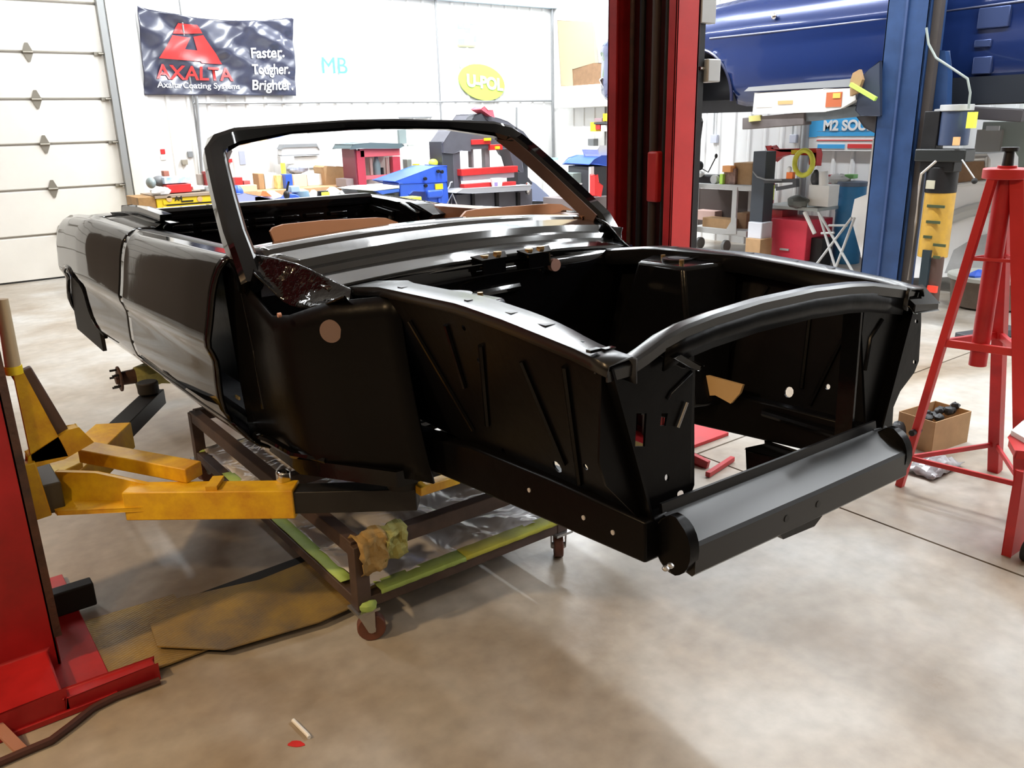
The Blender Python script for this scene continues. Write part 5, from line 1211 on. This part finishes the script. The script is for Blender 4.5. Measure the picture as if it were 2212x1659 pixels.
# charcoal machine frame with red bars
YT = 9.0
cf = thing('charcoal_frame_machine', 'big charcoal steel frame machine with red bars, seen through the windshield', 'machine', (7.2, YT, 0))
CG = mat('charcoal frame', (.10, .10, .12), .5, var=.15)
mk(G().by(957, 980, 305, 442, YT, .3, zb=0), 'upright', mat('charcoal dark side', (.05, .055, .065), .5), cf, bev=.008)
mk(G().by(980, 996, 320, 442, YT, .2, zb=0), 'upright', CG, cf, bev=.008)
mk(G().py([(957, 308), (976, 282), (1016, 279), (1016, 325), (996, 326), (980, 330), (958, 330)], YT - .02, .3), 'corner_gusset', CG, cf, bev=.01)
mk(G().by(1016, 1062, 282, 322, YT - .01, .15), 'header', CG, cf, bev=.006)
mk(G().by(1019, 1023, 320, 362, YT + .05, .08), 'slim_post', GREY, cf)
mk(G().by(1048, 1058, 320, 362, YT + .05, .08), 'slim_post', GREY, cf)
mk(G().py([(1062, 282), (1085, 290), (1125, 330), (1130, 372), (1110, 362), (1098, 322), (1062, 322)], YT + .06, .2), 'right_gusset', CG, cf, bev=.01)
mk(G().by(1019, 1060, 301, 312, YT - .04, .05), 'red_bar', REDB, cf, bev=.004)
mk(G().by(1059, 1086, 312, 324, YT - .05, .05), 'red_bar', REDB, cf, bev=.004)
for x0, x1, y in ((1049, 1061, 301), (1072, 1080, 319)): mk(G().by(x0, x1, y - 3, y + 3, YT - .08, .04), 'yellow_cap', YELB, cf)
mk(G().by(997, 1119, 362, 376, YT - .10, .12), 'red_bar', REDB, cf, bev=.004)
mk(G().by(1000, 1111, 376, 387, YT - .06, .1), 'grey_bar', mat('lavender steel', (.42, .43, .48), .4), cf, bev=.004)
mk(G().by(1003, 1063, 396, 406, YT - .14, .1), 'red_bar', REDB, cf, bev=.004)
mk(G().by(1082, 1115, 393, 404, YT - .14, .1), 'red_bar', REDB, cf, bev=.004)
mk(G().py([(985, 417), (1000, 409), (1148, 400), (1144, 410), (1020, 418)], YT - .3, .5), 'table', mat('table grey', (.36, .37, .40), .35), cf, bev=.006)
mk(G().by(985, 1150, 414, 442, YT - .1, .3, zb=0), 'base', CG, cf, bev=.008)
for x in (1020, 1072, 1118): mk(G().by(x, x + 6, 416, 442, YT - .14, .05, zb=.2), 'base_rib', DARK, cf)
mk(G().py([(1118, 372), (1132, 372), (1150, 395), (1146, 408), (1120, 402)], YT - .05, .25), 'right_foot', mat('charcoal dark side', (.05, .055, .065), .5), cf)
mk(G().tube([PX(966, 440, 'y', YT - .4), PX(977, 418, 'y', YT - .4), PX(975, 445, 'y', YT - .4)], .008), 'wire_stand', STEEL, cf)
mk(G().tube([PX(977, 418, 'y', YT - .4), PX(988, 445, 'y', YT - .4)], .008), 'wire_stand', STEEL, cf)
mk(G().tube([PX(x, y, 'y', YT - .1) for x, y in ((958, 412), (966, 410), (971, 402), (973, 394), (977, 393))], .009), 'hose', LGREY, cf)
p0, p1 = PX(1062, 404, 'y', YT - .2), PX(1084, 384, 'y', YT - .2); r = (p1[0] - p0[0]) / 2
cup = thing('white_cup', 'white disposable cup on the table of the charcoal machine', 'cup', (p0[0] + r, YT - .2, p0[2]))
mk(G().lathe((p0[0] + r, YT - .2, p0[2]), [(r * .78, 0), (r, p1[2] - p0[2]), (r * .95, p1[2] - p0[2]), (r * .72, .01)], 18), 'shell', WHITE, cup)
mk(G().by(1069, 1075, 394, 402, YT - .2 - r - .004, .01), 'purple_print', mat('purple print', (.35, .28, .6), .5), cup)
one(G().ball(PX(1140, 407, 'y', YT - .2), .04, .04, .08, jit=.1), 'spray_gun', 'small bluish chrome spray gun at the right end of the machine table', 'spray gun', CHROME)
one(G().py([(1140, 388), (1156, 398), (1196, 434), (1150, 434)], YT + .3, .3), 'blue_grey_hood', 'slanted blue-grey hood behind the right windshield pillar', 'hood', mat('blue grey panel', (.28, .32, .46), .5), bev=.01)
one(G().by(1158, 1186, 433, 440, YT + .32, .25, zb=0), 'steel_stand', 'dark stand under the slanted blue-grey hood', 'stand', DGREY)
dm = thing('charcoal_hood', 'large charcoal rounded hood rising above the windshield corner', 'machine hood', (8.3, 9.6, 0))
mk(G().py([(1018, 259), (1026, 247), (1042, 245), (1062, 252), (1080, 256), (1096, 262), (1112, 274), (1130, 284), (1146, 305), (1147, 312), (1150, 322), (1144, 338), (1140, 352), (1118, 334), (1100, 300), (1076, 270), (1045, 262)], 9.5, .45), 'dome', CG, dm, bev=.02)
mk(G().by(1110, 1118, 276, 345, 9.48, .03), 'dome_seam', DARK, dm)
mk(G().by(1120, 1140, 340, 400, 9.6, .25, zb=0), 'mast', DGREY, dm)
mk(G().py([(1096, 292), (1112, 300), (1150, 316), (1155, 320), (1150, 324), (1100, 306)], 9.42, .1), 'grey_lip', mat('lip grey', (.4, .43, .46), .4), dm, bev=.005)
c = PX(1092, 281, 'y', 9.46); mk(G().cyl((c[0], 9.45, c[2]), (c[0], 9.50, c[2]), .065, n=20), 'round_window', WHITE, dm)
mk(G().py([(1018, 260), (1024, 249), (1040, 247), (1050, 258), (1060, 266), (1048, 268)], 9.4, .12), 'dark_arm', DGREY, dm, bev=.01)
mk(G().py([(1038, 236), (1046, 231), (1054, 238), (1064, 239), (1067, 252), (1058, 250)], 9.4, .2), 'red_cap', mat('pink red', (.8, .12, .16), .5), dm, bev=.01)
# white drum, green tool chest, blue hood by the red column
wd = thing('white_drum', 'white tall drum with small blue lid left of the red column', 'drum', (9.0, 10.4, 0))
p0, p1 = PX(1192, 440, 'y', 10.0), PX(1224, 346, 'y', 10.0); r = (p1[0] - p0[0]) / 2
mk(G().lathe((p0[0] + r, 10.0 + r, 0), [(r, 0), (r, p1[2] - .03), (r * .9, p1[2]), (.05, p1[2])], 22), 'shell', WHITE, wd)
mk(G().by(1193, 1206, 341, 347, 10.1, .1), 'blue_lid', mat('lid blue', (.3, .55, .75), .5), wd)
one(G().by(1166, 1191, 374, 420, 10.3, .25, zb=0), 'white_bin', 'white bin holding up the pale sack left of the white drum', 'bin', WHITE, bev=.006)
one(G().ball(PX(1183, 366, 'y', 10.42), .14, .1, .12, jit=.08), 'white_sack', 'pale bluish sack left of the white drum', 'sack', mat('pale sack', (.7, .78, .82), .6))
one(G().ball(PX(1170, 348, 'y', 10.42), .08, .05, .05, jit=.3), 'dried_plant', 'small tan tangle on the pale sack', 'plant', mat('tan tangle', (.6, .55, .35), .8))
gt = thing('green_tool_chest', 'grey-green small tool chest left of the red column', 'tool chest', (8.4, 8.7, .6))
mk(G().by(1237, 1272, 373, 418, 8.6, .3), 'carcass', mat('grey green', (.22, .27, .25), .5), gt, bev=.006)
for y in (396, 408): mk(G().by(1242, 1264, y, y + 3, 8.58, .02), 'drawer_pull', WHITE, gt)
tb('dark_vise', 'dark tool lying on the grey-green tool chest', 'tool', (1252, 1270, 365, 370), 8.65, .2, DARK)
eb = tb('steel_bench', 'dark steel bench carrying the tool chest left of the red column', 'workbench', (1236, 1320, 427, 436), 8.3, .6, mat('bench brown grey', (.2, .17, .17), .5), zb=.0)
bh_ = thing('blue_hood_machine', 'blue rounded hood with white top on a charcoal body, partly hidden by the red column', 'machine', (8.6, 8.5, 0))
mk(G().py([(1272, 355), (1282, 344), (1300, 338), (1322, 336), (1322, 358), (1290, 356)], 8.4, .5), 'blue_hood', BLUE, bh_, bev=.02)
mk(G().py([(1290, 322), (1296, 316), (1312, 316), (1322, 322), (1322, 336), (1298, 342)], 8.45, .3), 'white_top', WHITE, bh_, bev=.02)
mk(G().by(1275, 1322, 358, 427, 8.42, .45), 'charcoal_body', DGREY, bh_, bev=.01)
mk(G().by(1276, 1283, 360, 420, 8.38, .04), 'white_strip', WHITE, bh_)
one(G().py([(1284, 378), (1291, 378), (1293, 394), (1302, 402), (1298, 424), (1284, 422)], 8.2, .08), 'red_sprayer', 'bright red upright sprayer in front of the charcoal body', 'sprayer', mat('vivid red', (.85, .05, .05), .4), bev=.008)
ys_ = thing('parts_shelf', 'wall shelf with yellow and red boxes left of the red column', 'shelf', (9.2, 9.2, 1.6))
mk(G().bx(1283, 1316, 264, 268, 9.0, .3), 'board', DGREY, ys_)
for i, (a, b, y0, y1, m, l) in enumerate(((1275, 1287, 264, 284, YELB, 'yellow bin hanging at the left end of the wall shelf'), (1286, 1296, 269, 280, REDB, 'small red box under the wall shelf'), (1298, 1308, 270, 284, WHITE, 'white box under the wall shelf'), (1284, 1300, 255, 263, mat('mauve', (.45, .3, .33), .5), 'mauve tin on the wall shelf'), (1302, 1314, 245, 262, YELB, 'yellow box on the wall shelf beside the red column'))):
    one(G().bx(a, b, y0, y1, 9.02, .2), 'small_box', l, 'box', m, bev=.004)
one(G().bx(1270, 1282, 300, 318, 9.25, .1), 'wall_switch', 'grey switch box with conduit in the back right corner', 'switch box', GREY)

# ================================================================== right wall, between the red and blue columns
wbn = thing('shop_sign', 'blue, white and red banner sign on the right wall left of the blue column', 'sign', (XR - .05, 5.8, 1.2))
X9 = XR - .05
def zq(y): return PX(1820, y, 'x', X9)[2]
Y_a, Y_b = PX(1747, 300, 'x', X9)[1], PX(1905, 300, 'x', X9)[1]
mk(G().box(X9, X9 + .02, Y_b, Y_a, zq(326), zq(240)), 'board', WHITE, wbn)
def band(y0, y1, f0, f1, m, n): 
    a = Y_a + (Y_b - Y_a) * f0; b = Y_a + (Y_b - Y_a) * f1; mk(G().box(X9 - .006, X9, a, b, zq(y1), zq(y0)), n, m, wbn)
band(242, 296, .0, .12, SBLUE, 'blue_band'); band(284, 294, .12, 1, SBLUE, 'blue_band'); band(302, 304, .12, 1, BRED, 'red_line'); band(312, 321, .14, .52, SBLUE, 'blue_bar'); band(311, 320, .56, 1, BRED, 'red_bar')
band(242, 283, .12, 1, SBLUE, 'blue_field')
lettering('M2 SOUND', .16, (X9 - .012, Y_a + (Y_b - Y_a) * .2, zq(281)), (0, -1, 0), (0, 0, 1), WHITE, wbn, .006)
for i, (x, y, l) in enumerate(((1541, 300, 'wall outlet box with conduit nearest the red column'), (1712, 300, 'wall outlet box with conduit left of the blue sign'))):
    t = thing('wall_outlet', 'grey ' + l, 'outlet', (XR - .05, PX(x, y, 'x', XR - .05)[1], PX(x, y, 'x', XR)[2]))
    mk(G().bx(x - 7, x + 7, y - 9, y + 9, XR - .06, .05), 'box', mat('lilac grey', (.5, .52, .6), .5), t, bev=.004)
    q = PX(x, y - 9, 'x', XR - .035); mk(G().cyl(q, (q[0], q[1], CEIL - .3), .014, n=8), 'conduit', LGREY, t)
q = PX(1737, 330, 'x', XR - .06); conduit(G().cyl((q[0], q[1], 0.2), (q[0], q[1], CEIL), .05, n=12), 10)
# grey utility cart
XC = 8.55
uc = thing('utility_cart', 'grey two-shelf steel utility cart by the right wall, right of the red column', 'cart', (8.8, 7.1, 0))
mk(G().bx(1500, 1622, 410, 492, XC + .46, .02), 'back_panel', mat('dark cart backing', (.06, .045, .04), .7), uc)  # dark sheet added to darken the space behind the lower shelves
mk(G().bx(1497, 1626, 399, 409, XC, .5), 'top_shelf', LGREY, uc, bev=.004)
mk(G().bx(1493, 1612, 494, 506, XC, .5), 'bottom_shelf', LGREY, uc, bev=.004)
for x in (1580, ): mk(G().bx(x, x + 10, 404, 500, XC - .01, .03), 'post', LGREY, uc)
mk(G().bx(1502, 1508, 404, 500, XC + .45, .03), 'post', LGREY, uc); mk(G().bx(1615, 1622, 404, 498, XC + .45, .03), 'post', LGREY, uc)
mk(G().pxx([(1568, 496), (1584, 470), (1590, 470), (1590, 506), (1560, 506)], XC - .012, .01), 'gusset', LGREY, uc)
for x in (1568, 1512):
    c = PX(x, 524, 'x', XC + .05); 
    w = mk(G().cyl((c[0], c[1] - .02, .075), (c[0], c[1] + .02, .075), .075, n=20), 'caster', mat('grey wheel', (.18, .18, .18), .5), uc)
mk(G().bx(1492, 1502, 360, 540, XC - .1, .04), 'handle_post', WHITE, uc)
def rb(name, label, cat, px, X, D, m, zb=None, **k): return one(G().bx(*px, X, D, zb), name, label, cat, m, **({'bev': .005} | k))
rb('cardboard_box', 'tan cardboard box on the lower shelf of the grey cart, with white label', 'box', (1517, 1578, 472, 494), XC + .05, .2, CARD)
rb('cardboard_box', 'pink-brown low box behind the tan one on the lower shelf of the grey cart', 'box', (1502, 1544, 455, 476), XC + .3, .15, mat('pink cardboard', (.5, .34, .3), .7))
rb('cardboard_box', 'brown box at the right end of the lower shelf of the grey cart', 'box', (1590, 1612, 460, 494), XC + .2, .2, CARDD)
rb('cardboard_box', 'large brown cardboard box on the top shelf of the grey cart', 'box', (1584, 1624, 352, 399), XC + .15, .3, CARD)
rb('small_box', 'brown and orange small box stacked left of the large brown box on the cart', 'box', (1563, 1588, 364, 398), XC + .1, .15, mat('brown grey print', (.35, .22, .18), .6, var=.5, scale=18))
rb('orange_carton', 'small orange and white carton on top of the small brown box', 'box', (1560, 1578, 358, 372), XC + .05, .1, mat('orange white', (.85, .4, .15), .5))
rb('green_bottle', 'slim green bottle on the top shelf of the grey cart', 'bottle', (1554, 1561, 376, 398), XC + .05, .05, LIME)
me_ = thing('small_engine', 'black and silver small engine with round pulley and lever on the grey cart', 'engine', (XC, 7.4, .95))
mk(G().bx(1504, 1540, 378, 399, XC + .1, .2), 'block', DARK, me_, bev=.02)
p = PX(1541, 388, 'x', XC + .05); mk(G().cyl(p, (p[0] + .06, p[1], p[2]), .055, n=20), 'pulley', LGREY, me_, bev=.005)
mk(G().ball(PX(1512, 376, 'x', XC + .1), .06, .06, .04), 'air_cleaner', WHITE, me_)
mk(G().ball(PX(1512, 358, 'x', XC + .1), .04, .05, .06), 'carburettor', DARK, me_)
mk(G().tube([PX(1512, 362, 'x', XC + .1), PX(1530, 372, 'x', XC + .1), PX(1546, 340, 'x', XC + .1)], .008), 'lever', DARK, me_)
mk(G().ball(PX(1547, 337, 'x', XC + .1), .02, .02, .03), 'lever_knob', DARK, me_)
# dark slim tower with arm
dt = thing('charcoal_tower', 'dark slim upright steel tower with two horizontal prongs right of the grey cart', 'machine', (8.3, 6.5, 0))
mk(G().bx(1623, 1651, 327, 480, 8.0, .18, zb=.2), 'mast', mat('slate black', (.045, .055, .07), .5), dt, bev=.006)
mk(G().pxx([(1648, 388), (1720, 386), (1720, 404), (1676, 412), (1676, 404), (1712, 398), (1712, 394), (1650, 396)], 7.98, .06), 'prong', DGREY, dt)
mk(G().tube([PX(x, y, 'x', 7.95) for x, y in ((1627, 370), (1636, 382), (1655, 388), (1690, 389))], .010), 'hose', GREY, dt)
mk(G().bx(1615, 1645, 480, 516, 7.95, .2), 'white_pail', mat('lilac white', (.62, .64, .7), .5), dt, bev=.01)
rb('cardboard_box', 'small tan cardboard box on the floor under the charcoal tower', 'box', (1610, 1642, 516, 545), 7.9, .22, CARD, zb=0)
# red hoop frame machine
rf = thing('red_hoop_machine', 'red arched frame machine with yellow hose coil standing on a red cabinet', 'machine', (8.5, 6.0, 0))
XM = 8.45
mk(G().pxx([(1654, 316), (1666, 315), (1672, 322), (1762, 322), (1765, 334), (1762, 358), (1754, 358), (1752, 336), (1700, 334), (1680, 340), (1668, 350), (1663, 340)], XM, .1), 'arch', REDB, rf, bev=.006)
mk(G().bx(1748, 1762, 330, 356, XM, .1), 'right_leg', REDB, rf)
mk(G().bx(1709, 1731, 324, 333, XM - .02, .02), 'yellow_label', YELB, rf)
mk(G().bx(1649, 1661, 396, 445, XM, .1), 'left_column', RED, rf)
mk(G().bx(1662, 1668, 400, 432, XM - .02, .04), 'neon_tape', NEON, rf)
c = PX(1736, 352, 'x', XM - .05)
R = [[(c[0], c[1] + (.085 + .03 * math.cos(b)) * math.cos(a), c[2] + (.105 + .03 * math.cos(b)) * math.sin(a)) if True else 0 for b in [0]][0] for a in np.linspace(0, 2 * math.pi, 28)]
one(G().tube(R, .028, n=10, up=(1, 0, 0)), 'yellow_hose_coil', 'coiled yellow air hose hung on the red arched frame', 'hose', mat('yellow hose', (.85, .85, .1), .5))
mk(G().bx(1645, 1652, 340, 400, XM + .05, .05), 'side_plate', mat('grey green plate', (.45, .47, .45), .5), rf)
cbt = rb('caulk_bottle', 'white and orange bottle standing on the prong of the charcoal tower', 'bottle', (1698, 1712, 372, 387), 7.985, .05, ORANGE)
mk(G().ball(PX(1705, 366, 'x', 8.0), .028, .028, .035), 'white_cap', WHITE, cbt)
rc = thing('red_cabinet', 'low bright red steel cabinet under the arched machine', 'cabinet', (8.7, 6.0, 0))
mk(G().bx(1645, 1742, 473, 548, XM - .15, .5, zb=.06), 'carcass', mat('cabinet red', (.75, .05, .09), .45, var=.1), rc, bev=.01)
mk(G().bx(1742, 1772, 478, 512, XM + .1, .2), 'side_wing', mat('cabinet red', (.75, .05, .09), .45), rc, bev=.01)
mk(G().bx(1648, 1766, 446, 453, XM - .1, .5), 'table_top', mat('table steel', (.45, .5, .5), .4), rc)
mk(G().bx(1648, 1690, 453, 470, XM - .02, .3), 'dark_red_box', RED, rc)
mk(G().bx(1684, 1703, 537, 541, XM - .17, .02), 'small_plate', LGREY, rc)
p = PX(1661, 487, 'x', XM - .16); mk(G().cyl(p, (p[0] + .02, p[1], p[2]), .014, n=12), 'gold_lock', BRASS, rc)
mk(G().tube([PX(1738, 458, 'x', XM - .25), PX(1760, 505, 'x', XM - .25)], .022), 'white_handle', WHITE, rc)
mk(G().bx(1738, 1776, 514, 548, XM - .05, .2, zb=0), 'black_crate', DARK, rc, bev=.005)
rb('shop_towel_box', 'white box with pink print on the steel table of the arched machine', 'box', (1746, 1790, 400, 446), XM - .05, .2, WHITE)
one(G().cyl(PX(1779, 400, 'x', XM), PX(1779, 370, 'x', XM), .05, n=18), 'paper_towel_roll', 'white upright paper roll standing on the white box', 'paper roll', WHITE)
one(G().ball(PX(1724, 436, 'x', XM - .1), .10, .13, .07, jit=.15), 'drill_motor', 'dark green-grey motor lying on the steel table', 'motor', mat('green grey motor', (.18, .2, .19), .5, var=.4))
one(G().ball(PX(1762, 385, 'x', XM), .05, .05, .09, jit=.1), 'dark_grinder', 'dark upright tool left of the paper roll', 'tool', DGREY)
# blue drum and clutter behind it
bd = thing('blue_drum', 'blue steel drum with dark lid left of the blue column', 'drum', (8.9, 5.5, 0))
p0, p1 = PX(1785, 540, 'x', 8.75), PX(1852, 405, 'x', 8.75); r = abs(p1[1] - p0[1]) / 2
mk(G().lathe((8.75 + r, (p0[1] + p1[1]) / 2, 0), [(r, 0), (r * 1.02, .02), (r, .04), (r, p1[2] * .33), (r * 1.03, p1[2] * .35), (r, p1[2] * .37), (r, p1[2] * .66), (r * 1.03, p1[2] * .68), (r, p1[2] * .70), (r, p1[2])], 28), 'shell', BLUED, bd)
mk(G().cyl((8.75 + r, (p0[1] + p1[1]) / 2, p1[2]), (8.75 + r, (p0[1] + p1[1]) / 2, p1[2] + .05), r * 1.04, n=28), 'lid', mat('slate lid', (.12, .16, .24), .5), bd, bev=.006)
p = PX(1803, 422, 'x', 8.74); mk(G().cyl(p, (p[0] + .03, p[1], p[2]), .03, n=12), 'bung', YEL, bd)
rb('green_spray_can', 'small bright green can on the blue drum', 'can', (1824, 1843, 377, 386), 8.9, .1, mat('leaf green', (.25, .6, .2), .5))
rb('red_can', 'small red can on the blue drum left of the green one', 'can', (1782, 1796, 378, 397), 8.9, .1, mat('brick red', (.55, .1, .12), .5))
one(G().ball(PX(1812, 388, 'x', 8.9), .10, .14, .06, jit=.2), 'white_rags', 'pale crumpled rags on the blue drum lid', 'rags', mat('pale rags', (.75, .74, .7), .8))
# folding steel trestle
ts = thing('folding_trestle', 'grey folding cross-legged trestle between the red cabinet and the blue column', 'trestle', (8.0, 5.4, 0))
XT = 7.9
for a, b in (((1768, 458), (1848, 597)), ((1840, 470), (1752, 586)), ((1768, 458), (1808, 590)), ((1846, 470), (1800, 592))):
    mk(G().tube([PX(*a, 'x', XT), PX(*b, 'x', XT)], .014), 'leg', LGREY, ts)
for a, b in (((1790, 487), (1830, 487)), ((1774, 504), (1802, 503))): mk(G().tube([PX(*a, 'x', XT), PX(*b, 'x', XT)], .012), 'stretcher', LGREY, ts)
# paint bag at the bottom of the blue column / small floor marks
print('objects', len(SC.objects))
